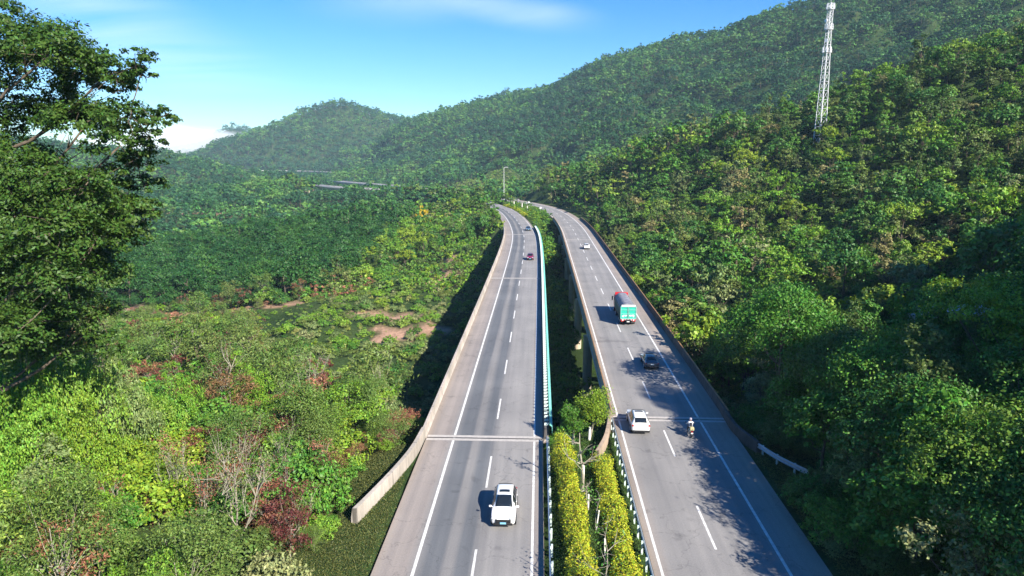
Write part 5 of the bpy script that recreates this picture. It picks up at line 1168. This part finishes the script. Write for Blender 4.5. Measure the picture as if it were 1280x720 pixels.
def truck():
    M['gate'] = simple('gate_turquoise', (.02, .42, .30), .45, noise=.12, scale=3); M['side'] = simple('side_panel_green', (.02, .10, .085), .5, noise=.2, scale=2)
    M['tarp'] = simple('tarpaulin', (.19, .195, .23), .8, noise=.3, scale=1.6, bump=.5); M['cab'] = simple('cab_red', (.52, .02, .03), .35, coat=.6); M['chassis'] = simple('chassis', (.03, .03, .03), .7)
    s = RR.s_at(107.1); p = RR.pt(np.array([s]), 1.62, .012)[0]
    root = empty('cargo_truck', tuple(p), RR.heading(s)); tag(root, 'long cargo truck with turquoise tailgate, grey tarpaulin and red cab roof', 'truck')
    L, W = 11.6, 2.5
    m_ = MB(); m_.box((0, 4.6, .95), (.9, 9.6, .22)); m_.box((-.75, 4.2, .72), (.5, 1.6, .55)); m_.box((.75, 4.2, .72), (.5, 1.6, .55)); m_.build('chassis', M['chassis'], root)
    m_ = MB(); m_.box((0, 4.75, 1.16), (W - .06, 9.3, .16)); m_.build('load_bed', M['side'], root)
    for sg in (-1, 1):
        q = MB(); q.box((sg * (W / 2 - .04), 4.75, 2.02), (.07, 9.3, 1.5))
        for k in range(10): q.box((sg * (W / 2 + .02), .25 + k * 1.0, 2.02), (.06, .09, 1.52))
        for z in (1.30, 1.75, 2.25, 2.74): q.box((sg * (W / 2 + .015), 4.75, z), (.05, 9.3, .06))
        q.build('side_panel', M['side'], root)
        q = MB()
        for k in range(8): q.box((sg * (W / 2 + .045), .9 + k * 1.15, 1.24), (.02, .42, .08))
        q.build('reflector_strip', M['lamp_red'], root)
    # tarpaulin over the load: arched and sagging between its hoops
    yy = np.linspace(.12, 9.35, 34); xx = np.linspace(-1, 1, 15); P = []; gg = np.random.default_rng(3)
    for y in yy:
        sag = .05 * math.cos(y * 2 * math.pi / 1.15) + .03 * math.sin(y * 1.7)
        for x in xx: P.append((x * (W / 2 + .035), y, 2.55 + (1 - abs(x) ** 3.2) * (1.05 + sag) + gg.normal(0, .012)))
    q = MB(); q.add(P, [(i * 15 + j, i * 15 + j + 1, (i + 1) * 15 + j + 1, (i + 1) * 15 + j) for i in range(33) for j in range(14)]); o = q.build('tarpaulin', M['tarp'], root, smooth=True)
    sd = o.modifiers.new('thick', 'SOLIDIFY'); sd.thickness = .03
    q = MB(); q.add([(x * (W / 2 + .02), 9.36, 2.5 + (1 - abs(x) ** 3.2) * 1.06) for x in xx] + [(-W / 2, 9.36, 1.3), (W / 2, 9.36, 1.3)], [tuple(range(15)) + (16, 15)]); q.build('front_board', M['side'], root)
    # rear: frame, two gate doors, white marks
    q = MB()
    for x in (-W / 2 + .04, 0, W / 2 - .04): q.box((x, .02, 2.16), (.08 if x else .06, .12, 1.98))
    for z in (1.20, 1.98, 2.62, 3.12): q.box((0, .025, z), (W - .06, .10, .07 if z != 3.12 else .10))
    q.build('gate_frame', M['turq'], root)
    for sg in (-1, 1):
        q = MB(); q.box((sg * .61, .06, 2.1), (1.10, .05, 1.8)); d = q.build('gate_door', M['gate'], root)
        q = MB()
        gg = np.random.default_rng(8 + sg)
        for k in range(7): q.box((sg * .61 + gg.uniform(-.32, .32), .031 - .001 * k, 1.58 + gg.uniform(-.18, .18)), (gg.uniform(.10, .34), .006, gg.uniform(.05, .20)), rz=0)
        q.build('painted_mark', M['numwhite'], d)
        q = MB(); q.tube([(sg * .12, -.045, 1.3), (sg * .12, -.045, 2.95)], .02, 6); q.build('lock_rod', M['galv'], d)
    q = MB(); q.box((0, .05, 3.30), (W * .88, .06, .26)); q.build('top_board', M['numwhite'], root)
    q = MB(); q.add([(x * (W / 2 + .02), .1, 2.55 + (1 - abs(x) ** 3.2) * 1.04) for x in xx], [tuple(range(15))[::-1]]); q.build('tarpaulin_end', M['tarp'], root)
    q = MB(); q.box((0, -.02, .98), (W - .1, .10, .26)); bp_ = q.build('rear_bumper', M['numwhite'], root)
    q = MB()
    for k in range(6): q.box((-1.08 + k * .432, -.075, .98), (.215, .012, .24))
    q.build('bumper_stripe', M['lamp_red'], bp_)
    for sg in (-1, 1):
        q = MB(); q.box((sg * .95, -.09, .80), (.42, .06, .12)); q.build('tail_light', M['lamp_red'], root)
        q = MB(); q.box((sg * .92, .75, .52), (.58, .03, .55)); q.build('mudflap', M['chassis'], root)
    q = MB(); q.box((0, -.085, .72), (.44, .02, .2)); q.build('number_plate', M['gold'] if 'gold' in M else M['numwhite'], root)
    for y in (1.4, 2.75, 7.4, 10.9):
        for sg in (-1, 1): wheel(root, sg * (W / 2 - (.30 if y < 4 else .2)), y, .5, .55 if y < 4 else .3)
    # cab
    q = MB(); q.add([(-1.2, 9.75, .75), (1.2, 9.75, .75), (1.2, 11.75, .75), (-1.2, 11.75, .75), (-1.2, 9.75, 2.95), (1.2, 9.75, 2.95), (1.16, 11.35, 2.95), (-1.16, 11.35, 2.95), (-1.2, 11.75, 1.75), (1.2, 11.75, 1.75)], [(3, 2, 1, 0), (0, 1, 5, 4), (4, 5, 6, 7), (1, 2, 9, 6, 5), (3, 0, 4, 7, 8), (2, 3, 8, 9), (9, 8, 7, 6)])
    cab = bevel(q.build('cab', M['cab'], root), .06)
    q = MB(); q.add([(-1.05, 11.74, 1.86), (1.05, 11.74, 1.86), (1.02, 11.40, 2.84), (-1.02, 11.40, 2.84)], [(0, 1, 2, 3)]); w_ = q.build('windscreen', M['glass'], cab); sd = w_.modifiers.new('t', 'SOLIDIFY'); sd.thickness = .03; sd.offset = 0
    for sg in (-1, 1):
        q = MB(); q.box((sg * 1.205, 10.75, 2.3), (.02, .9, .75)); q.build('side_window', M['glass'], cab)
        q = MB(); q.box((sg * 1.42, 11.5, 2.2), (.2, .12, .7)); q.bar((sg * 1.15, 11.5, 2.5), (sg * 1.4, 11.5, 2.5), .03); q.build('mirror', M['black'], cab)
        q = MB(); q.box((sg * .9, 11.77, 1.0), (.4, .06, .2)); q.build('headlight', M['lamp_clear'], cab)
    q = MB(); q.add([(-1.14, 9.8, 2.95), (1.14, 9.8, 2.95), (1.08, 11.2, 2.97), (-1.08, 11.2, 2.97), (-1.12, 9.8, 3.60), (1.12, 9.8, 3.60), (1.05, 10.2, 3.58), (-1.05, 10.2, 3.58)], [(3, 2, 1, 0), (0, 1, 5, 4), (4, 5, 6, 7), (1, 2, 6, 5), (2, 3, 7, 6), (3, 0, 4, 7)]); bevel(q.build('roof_deflector', M['cab'], cab), .05)
truck()

def motorcycle():
    s = RR.s_at(61.4); p = RR.pt(np.array([s]), 2.32, .012)[0]; hd = RR.heading(s)
    root = empty('motorcycle', tuple(p), hd); tag(root, 'motorcycle with a yellowish rear box carrying one rider', 'motorcycle')
    M['bike'] = simple('bike_black', (.03, .03, .035), .35, coat=.5); M['box'] = simple('box_yellow', (.42, .38, .20), .5); M['chrome'] = simple('chrome', (.6, .6, .6), .2, metal=1)
    for y in (.32, 1.66):
        h = empty('wheel', (0, y, .31)); h.parent = root
        q = MB(); a = np.linspace(0, 2 * math.pi, 25)
        q.tube([(0, .26 * math.cos(t), .26 * math.sin(t)) for t in a], .055, 8, cap=False); q.build('tyre', M['rubber'], h, smooth=True)
        q = MB(); q.disc((0, 0, 0), (1, 0, 0), .06, .16, 12); q.tube([(0, .215 * math.cos(t), .215 * math.sin(t)) for t in a], .02, 6, cap=False)
        for t in np.arange(6) * 1.047: q.bar((0, 0, 0), (0, .21 * math.cos(t), .21 * math.sin(t)), .01)
        q.build('rim', M['chrome'], h)
    q = MB(); q.tube([(0, .45, .62), (0, .8, .66), (0, 1.1, .78), (0, 1.32, .90)], [.05, .06, .06, .05], 8)
    for sg in (-1, 1): q.tube([(sg * .09, 1.66, .31), (sg * .1, 1.5, .68), (sg * .1, 1.38, .98)], .028, 8); q.tube([(sg * .1, .32, .31), (sg * .08, .8, .42)], .03, 8); q.tube([(sg * .12, .3, .33), (sg * .14, .42, .62)], .03, 8)
    q.build('frame', M['bike'], root)
    q = MB(); q.box((0, .95, .44), (.30, .42, .36), taper=.85); bevel(q.build('engine', M['galv'], root), .05)
    q = MB(); q.tube([(0, .82, .80), (0, 1.0, .88), (0, 1.2, .90), (0, 1.32, .86)], [.10, .16, .16, .08], 12); q.build('fuel_tank', M['bike'], root, smooth=True)
    q = MB(); q.box((0, .58, .80), (.27, .62, .10), taper=.88); bevel(q.build('seat', M['rubber'], root), .04)
    q = MB(); q.box((0, .12, 1.0), (.42, .36, .32), taper=.9); bx_ = bevel(q.build('rear_box', M['box'], root), .05)
    q = MB(); q.tube([(.17, .2, .40), (.16, .8, .34)], [.055, .04], 10); q.build('exhaust', M['chrome'], root)
    q = MB(); q.tube([(-.38, 1.18, 1.05), (-.2, 1.28, 1.04), (0, 1.34, 1.0), (.2, 1.28, 1.04), (.38, 1.18, 1.05)], .018, 8); q.build('handlebar', M['bike'], root)
    for sg in (-1, 1):
        q = MB(); q.disc((sg * .36, 1.26, 1.22), (0, 1, .1), .07, .03, 12); q.bar((sg * .3, 1.25, 1.06), (sg * .36, 1.26, 1.2), .01); q.build('mirror', M['bike'], root)
    q = MB(); q.disc((0, 1.48, .92), (0, 1, 0), .10, .12, 16); q.build('headlight', M['lamp_clear'], root)
    q = MB(); q.box((0, -.02, .72), (.20, .06, .08)); q.build('tail_light', M['lamp_red'], root)
    q = MB(); q.box((0, -.06, .58), (.2, .02, .12)); q.build('number_plate', M['numwhite'], root)
    q = MB(); q.tube([(0, .55, .66), (0, .3, .66), (0, .05, .56), (0, -.04, .42)], [.07, .075, .07, .05], 8); q.build('rear_mudguard', M['bike'], root)
    # rider: one skinned figure
    P = {'pel': (0, .60, .95), 'wst': (0, .64, 1.12), 'chs': (0, .74, 1.34), 'nck': (0, .80, 1.50), 'hed': (0, .84, 1.62), 'crn': (0, .84, 1.74)}
    for sg, n in ((-1, 'l'), (1, 'r')):
        P.update({'hip' + n: (sg * .12, .62, .92), 'kne' + n: (sg * .23, 1.02, .84), 'ank' + n: (sg * .19, .86, .42), 'toe' + n: (sg * .19, 1.04, .36),
                  'sho' + n: (sg * .19, .76, 1.43), 'elb' + n: (sg * .33, .92, 1.20), 'wri' + n: (sg * .33, 1.13, 1.09), 'plm' + n: (sg * .33, 1.19, 1.09)})
    rad = {'pel': .16, 'wst': .145, 'chs': .165, 'nck': .06, 'hed': .095, 'crn': .08}
    for n in 'lr': rad.update({'hip' + n: .10, 'kne' + n: .07, 'ank' + n: .05, 'toe' + n: .042, 'sho' + n: .075, 'elb' + n: .055, 'wri' + n: .036, 'plm' + n: .038})
    E_ = [('pel', 'wst'), ('wst', 'chs'), ('chs', 'nck'), ('nck', 'hed'), ('hed', 'crn')]
    for sg, n in ((-1, 'l'), (1, 'r')):
        E_ += [('pel', 'hip' + n), ('hip' + n, 'kne' + n), ('kne' + n, 'ank' + n), ('ank' + n, 'toe' + n), ('chs', 'sho' + n), ('sho' + n, 'elb' + n), ('elb' + n, 'wri' + n), ('wri' + n, 'plm' + n)]
        for k in range(4):      # fingers closing round the grip
            x = sg * (.30 + .022 * k); a, b_, c_ = f'f{k}a{n}', f'f{k}b{n}', f'f{k}c{n}'; ln = (.9, 1.0, .95, .8)[k]
            P[a] = (x, 1.225, 1.095); P[b_] = (x, 1.225 + .03 * ln, 1.06); P[c_] = (x, 1.225 + .005, 1.035)
            rad.update({a: .010, b_: .009, c_: .008}); E_ += [('plm' + n, a), (a, b_), (b_, c_)]
        P['tha' + n] = (sg * .285, 1.17, 1.07); P['thb' + n] = (sg * .285, 1.20, 1.035); rad.update({'tha' + n: .011, 'thb' + n: .009}); E_ += [('plm' + n, 'tha' + n), ('tha' + n, 'thb' + n)]
    ks = list(P); me = bpy.data.meshes.new('person'); me.from_pydata([P[k] for k in ks], [(ks.index(a), ks.index(b_)) for a, b_ in E_], [])
    m, nt, nd, lk = newmat('rider_clothes')
    out = N(nt, 'ShaderNodeOutputMaterial'); b = N(nt, 'ShaderNodeBsdfPrincipled'); b.inputs['Roughness'].default_value = .8; lk.new(b.outputs[0], out.inputs[0])
    tc = N(nt, 'ShaderNodeTexCoord'); sp = N(nt, 'ShaderNodeSeparateXYZ'); lk.new(tc.outputs['Object'], sp.inputs[0])
    def mth(op, a, c): x = N(nt, 'ShaderNodeMath', operation=op); lk.new(a, x.inputs[0]); x.inputs[1].default_value = c; return x.outputs[0]
    def mixc(fac, a, bcol):
        x = N(nt, 'ShaderNodeMix', data_type='RGBA'); lk.new(fac, x.inputs['Factor'])
        if isinstance(a, tuple): x.inputs['A'].default_value = (*a, 1)
        else: lk.new(a, x.inputs['A'])
        x.inputs['B'].default_value = (*bcol, 1); return x.outputs['Result']
    c = mixc(mth('GREATER_THAN', sp.outputs[2], 1.0), (.025, .027, .035), (.55, .56, .58))           # dark trousers, white shirt
    c = mixc(mth('GREATER_THAN', sp.outputs[1], 1.14), c, (.42, .25, .17)); c = mixc(mth('GREATER_THAN', sp.outputs[2], 1.49), c, (.42, .25, .17))
    c = mixc(mth('LESS_THAN', sp.outputs[2], .46), c, (.02, .02, .02))
    lk.new(c, b.inputs['Base Color'])
    me.materials.append(m)
    o = link('person', me); o.location = p; o.rotation_euler = (0, 0, hd); tag(o, 'motorcyclist in a white shirt with a dark back bag and grey helmet, leaning forward', 'person')
    sk = o.modifiers.new('skin', 'SKIN')
    for v, k in zip(me.skin_vertices[0].data, ks): v.radius = (rad[k], rad[k]); v.use_root = (k == 'pel')
    ss = o.modifiers.new('sub', 'SUBSURF'); ss.levels = ss.render_levels = 1
    q = MB(); lumpy = [(math.cos(a) * math.cos(b_) * .135, math.sin(a) * math.cos(b_) * .16, math.sin(b_) * .15) for b_ in np.linspace(-.75, 1.5, 8) for a in np.linspace(0, 2 * math.pi, 18, endpoint=False)]
    q.add(np.array(lumpy) + np.array([0, .85, 1.69]), [(i * 18 + j, i * 18 + (j + 1) % 18, (i + 1) * 18 + (j + 1) % 18, (i + 1) * 18 + j) for i in range(7) for j in range(18)] + [tuple(7 * 18 + j for j in range(18))])
    hm = q.build('helmet', simple('helmet_grey', (.30, .28, .34), .3, coat=.5), o, smooth=True)
    q = MB(); q.add([(x, .85 + .158 * math.sqrt(max(0, 1 - (x / .14) ** 2)) + .004, z) for z in (1.62, 1.74) for x in np.linspace(-.115, .115, 7)], [(j, j + 1, 8 + j, 7 + j) for j in range(6)]); q.build('visor', M['glass'], hm)
    q = MB(); q.box((0, .52, 1.27), (.24, .15, .36), taper=.85); bevel(q.build('bag', simple('bag_dark', (.035, .035, .045), .8), o), .05)
motorcycle()
# ------------------------------------------------------------------ lattice tower on the ridge
def tower():
    b = at(1026, 156, 262); zb = float(ground(b[0], b[1])); top = at(1036, 3, 262)[2]; H_ = top - zb
    root = empty('lattice_tower', (b[0], b[1], zb - .3), .35); tag(root, 'tall white steel lattice tower with antennas, standing on the forested ridge', 'tower')
    M['steel'] = simple('tower_paint', (.74, .74, .74), .5, noise=.12, scale=.5); M['panel'] = simple('antenna_panel', (.80, .81, .82), .5)
    hw = lambda z: 1.5 + (.7 - 1.5) * min(1, z / (H_ * .78)) if z < H_ * .78 else .7
    nz = np.r_[np.linspace(0, H_ * .78, 13), np.linspace(H_ * .78, H_, 7)[1:]]
    cs = [(-1, -1), (1, -1), (1, 1), (-1, 1)]
    for cx, cy_ in cs:
        q = MB(); q.tube([(cx * hw(z), cy_ * hw(z), z) for z in nz], np.linspace(.14, .08, len(nz)), 6); q.build('leg', M['steel'], root)
    for f in range(4):
        q = MB(); (ax, ay), (bx, by) = cs[f], cs[(f + 1) % 4]
        for z0, z1 in zip(nz[:-1], nz[1:]):
            w0, w1 = hw(z0), hw(z1)
            q.bar((ax * w0, ay * w0, z0), (bx * w1, by * w1, z1), .05); q.bar((bx * w0, by * w0, z0), (ax * w1, ay * w1, z1), .05); q.bar((ax * w1, ay * w1, z1), (bx * w1, by * w1, z1),   .05)
        q.build('lattice_bracing', M['steel'], root)
    q = MB()
    for sg in (-.25, .25): q.bar((sg, .2, 1), (sg, .2, H_ - 1), .04)
    for z in np.arange(1, H_ - 1, .8): q.bar((-.25, .2, z), (.25, .2, z), .03)
    q.build('ladder', M['steel'], root)
    for z in (H_ * .66, H_ * .82, H_ * .96):
        q = MB(); w = hw(z) + .38; q.box((0, 0, z), (2 * w, 2 * w, .10))
        for cx, cy_ in cs: q.bar((cx * w, cy_ * w, z), (cx * w, cy_ * w, z + 1.0), .04)
        for i in range(4): q.bar((cs[i][0] * w, cs[i][1] * w, z + 1.0), (cs[(i + 1) % 4][0] * w, cs[(i + 1) % 4][1] * w, z + 1.0), .04)
        q.build('platform', M['steel'], root)
        for k in range(6):
            a = k * 1.047 + z; x, y = (w + .3) * math.cos(a), (w + .3) * math.sin(a); q = MB(); q.box((x, y, z + .9), (.28, .16, 1.9), rz=a + 1.57); q.bar((x * .9, y * .9, z - .4), (x * .9, y * .9, z + 2.2), .05); q.bar((x * .5, y * .5, z + .2), (x * .92, y * .92, z + .2), .05); q.build('antenna', M['panel'], root)
    for z, a in ((H_ * .74, 3.6), (H_ * .88, 3.1)):
        q = MB(); q.disc((1.5 * math.cos(a), 1.5 * math.sin(a), z), (math.cos(a), math.sin(a), 0), .62, .35, 18); q.bar((0, 0, z), (1.4 * math.cos(a), 1.4 * math.sin(a), z), .06); q.build('dish', M['panel'], root)
    q = MB(); q.tube([(0, 0, H_ * .97), (0, 0, H_ + 3.2)], [.07, .02], 6); q.build('lightning_rod', M['steel'], root)
tower()
# ------------------------------------------------------------------ hut half hidden on the bank
def hut():
    x, y = HOUSE[0], HOUSE[1]; z = float(ground(x, y)); h = max(2.4, HOUSE[2] - z)
    root = empty('hut', (x, y, z), .12); tag(root, 'low hut with a bluish-white metal roof half hidden by the trees', 'hut')
    M['hutwall'] = simple('hut_wall', (.62, .62, .60), .85, noise=.15, scale=1); M['hutroof'] = simple('hut_roof', (.60, .66, .76), .4, noise=.12, scale=1)
    q = MB(); q.box((0, 0, h / 2 - .6), (8.0, 4.2, h + 1.2)); w = q.build('wall', M['hutwall'], root)
    q = MB(); q.box((-2.3, -2.12, 1.0), (.95, .06, 2.0)); q.build('door', M['side'], w)
    for k in (.4, 2.5): q = MB(); q.box((k, -2.12, 1.45), (1.2, .06, .9)); q.build('window', M['glass'], w)
    P = []
    xs = np.linspace(-4.5, 4.5, 61)
    for X in xs: P += [(X, -2.7, h + .02 + .03 * math.cos(X * 20)), (X, 0, h + .85 + .03 * math.cos(X * 20)), (X, 2.7, h + .02 + .03 * math.cos(X * 20))]
    q = MB(); q.add(P, [(3 * i + j, 3 * i + 3 + j, 3 * i + 4 + j, 3 * i + 1 + j) for i in range(60) for j in range(2)]); o = q.build('roof', M['hutroof'], root); sd = o.modifiers.new('t', 'SOLIDIFY'); sd.thickness = .05
    q = MB(); q.box((-6.0, -1.6, h / 2 - .4), (2.6, 2.6, h + .4)); q.build('lean_to', M['hutwall'], root)
hut()
# ------------------------------------------------------------------ lamp post and road signs at the far bend
def lamp_post():
    p = at(632, 250, 432); x, y = p[0] - 1.0, 432.0
    root = empty('street_lamp', (x, y, -.1)); tag(root, 'tall white lamp post by the far bend of the carriageways', 'street lamp')
    M['lampwhite'] = simple('lamp_white', (.8, .8, .8), .5)
    q = MB(); q.tube([(0, 0, 0), (0, 0, 20.5)], [.15, .09], 10); q.build('pole', M['lampwhite'], root)
    q = MB(); q.tube([(0, 0, 20.3), (.7, 0, 20.9), (1.6, 0, 20.95)], .1, 6); q.build('arm', M['lampwhite'], root)
    q = MB(); q.box((2.0, 0, 20.9), (1.1, .45, .2)); bevel(q.build('lamp_head', M['lampwhite'], root), .05)
lamp_post()
for i, (Y, off, lb) in enumerate(((330, -8.2, 'small round-topped roadside sign before the far bend'), (372, -8.0, 'small sign post at the far bend of the truck carriageway'))):
    s = RR.s_at(Y); p = RR.pt(np.array([s]), off, -.1)[0]; root = empty('road_sign', tuple(p), RR.heading(s)); tag(root, lb, 'sign', 'small signs at the far bend')
    q = MB(); q.tube([(0, 0, 0), (0, 0, 3.0)], .06, 8); q.build('post', M['galv'], root)
    q = MB(); q.disc((0, -.08, 3.0), (0, 1, 0), .45, .04, 20); q.build('sign_plate', M['whitemetal'], root)
# ------------------------------------------------------------------ camera, light, air
cam = bpy.data.cameras.new('camera'); co = bpy.data.objects.new('camera', cam); col.objects.link(co)
cam.sensor_width = 36; cam.lens = F / 1280 * 36; cam.clip_end = 20000; cam.clip_start = .5
co.location = (0, 0, CH); co.rotation_euler = (math.pi / 2 - TH, 0, 0)
scn.camera = co
SUN = np.array([.95, -1.2, 1.0]); SUN /= np.linalg.norm(SUN)
elev = math.asin(SUN[2]); azim = math.atan2(SUN[0], SUN[1])
sl = bpy.data.lights.new('sun', 'SUN'); sl.energy = SUNE; sl.angle = R(.5); sl.color = (1, .93, .82)
so = bpy.data.objects.new('sun', sl); col.objects.link(so); so.location = (60, -80, 120)
so.rotation_euler = Vector(SUN.tolist()).to_track_quat('Z', 'Y').to_euler()
w = bpy.data.worlds.new('World'); scn.world = w; w.use_nodes = True
nt = w.node_tree; nt.nodes.clear(); lk = nt.links
out = N(nt, 'ShaderNodeOutputWorld'); bg = N(nt, 'ShaderNodeBackground'); bg.inputs['Strength'].default_value = SKYS
sky = N(nt, 'ShaderNodeTexSky', sky_type='NISHITA', sun_disc=False); sky.sun_elevation = elev; sky.sun_rotation = azim
sky.air_density = 1.0; sky.dust_density = .1; sky.ozone_density = 2.2; sky.altitude = 300
hs = N(nt, 'ShaderNodeHueSaturation'); hs.inputs['Saturation'].default_value = 1.45; lk.new(sky.outputs[0], hs.inputs['Color'])
# thin high cloud
tc = N(nt, 'ShaderNodeTexCoord'); sp = N(nt, 'ShaderNodeSeparateXYZ'); lk.new(tc.outputs['Generated'], sp.inputs[0])
dv = N(nt, 'ShaderNodeMath', operation='ADD'); dv.inputs[1].default_value = .10; lk.new(sp.outputs[2], dv.inputs[0])
vx = N(nt, 'ShaderNodeMath', operation='DIVIDE'); vy = N(nt, 'ShaderNodeMath', operation='DIVIDE')
lk.new(sp.outputs[0], vx.inputs[0]); lk.new(dv.outputs[0], vx.inputs[1]); lk.new(sp.outputs[1], vy.inputs[0]); lk.new(dv.outputs[0], vy.inputs[1])
cb = N(nt, 'ShaderNodeCombineXYZ'); lk.new(vx.outputs[0], cb.inputs[0]); lk.new(vy.outputs[0], cb.inputs[1])
mpg = N(nt, 'ShaderNodeMapping'); mpg.inputs['Location'].default_value = CLOUD_LOC; mpg.inputs['Rotation'].default_value = (0, 0, R(25)); mpg.inputs['Scale'].default_value = (.5, 1.3, 1)
lk.new(cb.outputs[0], mpg.inputs['Vector'])
cn = N(nt, 'ShaderNodeTexNoise'); cn.inputs['Scale'].default_value = .9; cn.inputs['Detail'].default_value = 7; cn.inputs['Roughness'].default_value = .5; cn.inputs['Distortion'].default_value = .5
lk.new(mpg.outputs[0], cn.inputs['Vector'])
cr = ramp(nt, [(.38, (0, 0, 0)), (.72, (1, 1, 1))]); lk.new(cn.outputs['Fac'], cr.inputs[0])
# two banks of cirrus, each placed by azimuth and height in the sky
ux = N(nt, 'ShaderNodeMath', operation='DIVIDE'); uz = N(nt, 'ShaderNodeMath', operation='DIVIDE'); yp = N(nt, 'ShaderNodeMath', operation='MAXIMUM'); yp.inputs[1].default_value = .05
lk.new(sp.outputs[1], yp.inputs[0]); lk.new(sp.outputs[0], ux.inputs[0]); lk.new(yp.outputs[0], ux.inputs[1]); lk.new(sp.outputs[2], uz.inputs[0]); lk.new(yp.outputs[0], uz.inputs[1])
def bank(cx, cz, rx, rz, rot, amt):
    cv = N(nt, 'ShaderNodeCombineXYZ'); lk.new(ux.outputs[0], cv.inputs[0]); lk.new(uz.outputs[0], cv.inputs[1])
    mp = N(nt, 'ShaderNodeMapping', vector_type='TEXTURE'); mp.inputs['Location'].default_value = (cx, cz, 0); mp.inputs['Rotation'].default_value = (0, 0, R(rot)); mp.inputs['Scale'].default_value = (rx, rz, 1); lk.new(cv.outputs[0], mp.inputs['Vector'])
    le = N(nt, 'ShaderNodeVectorMath', operation='LENGTH'); lk.new(mp.outputs[0], le.inputs[0])
    mr = N(nt, 'ShaderNodeMapRange', interpolation_type='SMOOTHSTEP'); mr.inputs['From Min'].default_value = 1; mr.inputs['From Max'].default_value = .1; mr.inputs['To Max'].default_value = amt; lk.new(le.outputs['Value'], mr.inputs['Value'])
    mu = N(nt, 'ShaderNodeMath', operation='MULTIPLY'); lk.new(mr.outputs[0], mu.inputs[0]); lk.new(cr.outputs[0], mu.inputs[1]); return mu.outputs[0]
tot = None
for args in ((-.62, .20, .36, .085, -18, .8), (-.13, .216, .20, .045, 4, .24), (.02, .198, .14, .03, -6, .3), (-.50, .055, .16, .02, 0, .25), (-.95, .12, .3, .08, -10, .9)):
    o_ = bank(*args)
    if tot is None: tot = o_
    else: ad = N(nt, 'ShaderNodeMath', operation='ADD', use_clamp=True); lk.new(tot, ad.inputs[0]); lk.new(o_, ad.inputs[1]); tot = ad.outputs[0]
mxc = N(nt, 'ShaderNodeMix', data_type='RGBA'); lk.new(tot, mxc.inputs['Factor']); tn = N(nt, 'ShaderNodeMix', data_type='RGBA', blend_type='MULTIPLY'); tn.inputs['Factor'].default_value = 1; lk.new(hs.outputs[0], tn.inputs['A']); tn.inputs['B'].default_value = (.72, .95, 1.22, 1); lk.new(tn.outputs['Result'], mxc.inputs['A']); mxc.inputs['B'].default_value = (8.6, 9.4, 12.0, 1)
lk.new(mxc.outputs['Result'], bg.inputs[0]); lk.new(bg.outputs[0], out.inputs[0])

def volume(name, dens, colr=(.80, .88, 1.0), aniso=-.12):
    m, nt, nd, lk = newmat(name)
    out = N(nt, 'ShaderNodeOutputMaterial'); pv = N(nt, 'ShaderNodeVolumePrincipled')
    pv.inputs['Density'].default_value = dens; pv.inputs['Color'].default_value = (*colr, 1); pv.inputs['Anisotropy'].default_value = aniso
    lk.new(pv.outputs[0], out.inputs['Volume']); return m
zb = float(GZ.min()) - 1; zt = float(GZ.max()) + 40
hb = MB(); hb.box((0, 0, (zb + zt) / 2), (5840, 5840, zt - zb)); tag(hb.build('haze', volume('haze_air', HAZE, (.52, .78, 1.0))), kind='stuff')
# fog bank lying in the far valley
def lump(c, r, seed, n=18):
    mb = MB(); g = np.random.default_rng(seed)
    th = np.linspace(0, 2 * math.pi, 2 * n, endpoint=False); ph = np.linspace(-math.pi / 2 + .05, math.pi / 2 - .05, n)
    V = [];
    for p in ph:
        for t in th:
            k = 1 + .14 * math.sin(3 * t + seed) * math.cos(2 * p) + .08 * math.sin(7 * t + 2 * seed + 4 * p)
            V.append((c[0] + r[0] * k * math.cos(p) * math.cos(t), c[1] + r[1] * k * math.cos(p) * math.sin(t), c[2] + r[2] * k * math.sin(p)))
    k = 2 * n
    fs = [(i * k + j, i * k + (j + 1) % k, (i + 1) * k + (j + 1) % k, (i + 1) * k + j) for i in range(n - 1) for j in range(k)] + [tuple(range(k))[::-1], tuple((n - 1) * k + j for j in range(k))]
    return mb.add(V, fs)
mist = lump(at(218, 186, 2150), (300, 190, 66), 2)
tag(mist.build('mist', volume('mist_air', .004, (.90, .96, 1), -.35), smooth=True), kind='stuff')

scn.view_settings.view_transform = 'Standard'; scn.view_settings.look = 'None'; scn.view_settings.gamma = 1; scn.view_settings.use_curve_mapping = False
scn.view_settings.exposure = EXPO
scn.render.engine = 'CYCLES'
cy = scn.cycles
cy.use_denoising = True; cy.max_bounces = 6; cy.diffuse_bounces = 3; cy.glossy_bounces = 2; cy.transmission_bounces = 3; cy.transparent_max_bounces = 6; cy.volume_bounces = 0
cy.volume_step_rate = 5; cy.caustics_reflective = False; cy.caustics_refractive = False
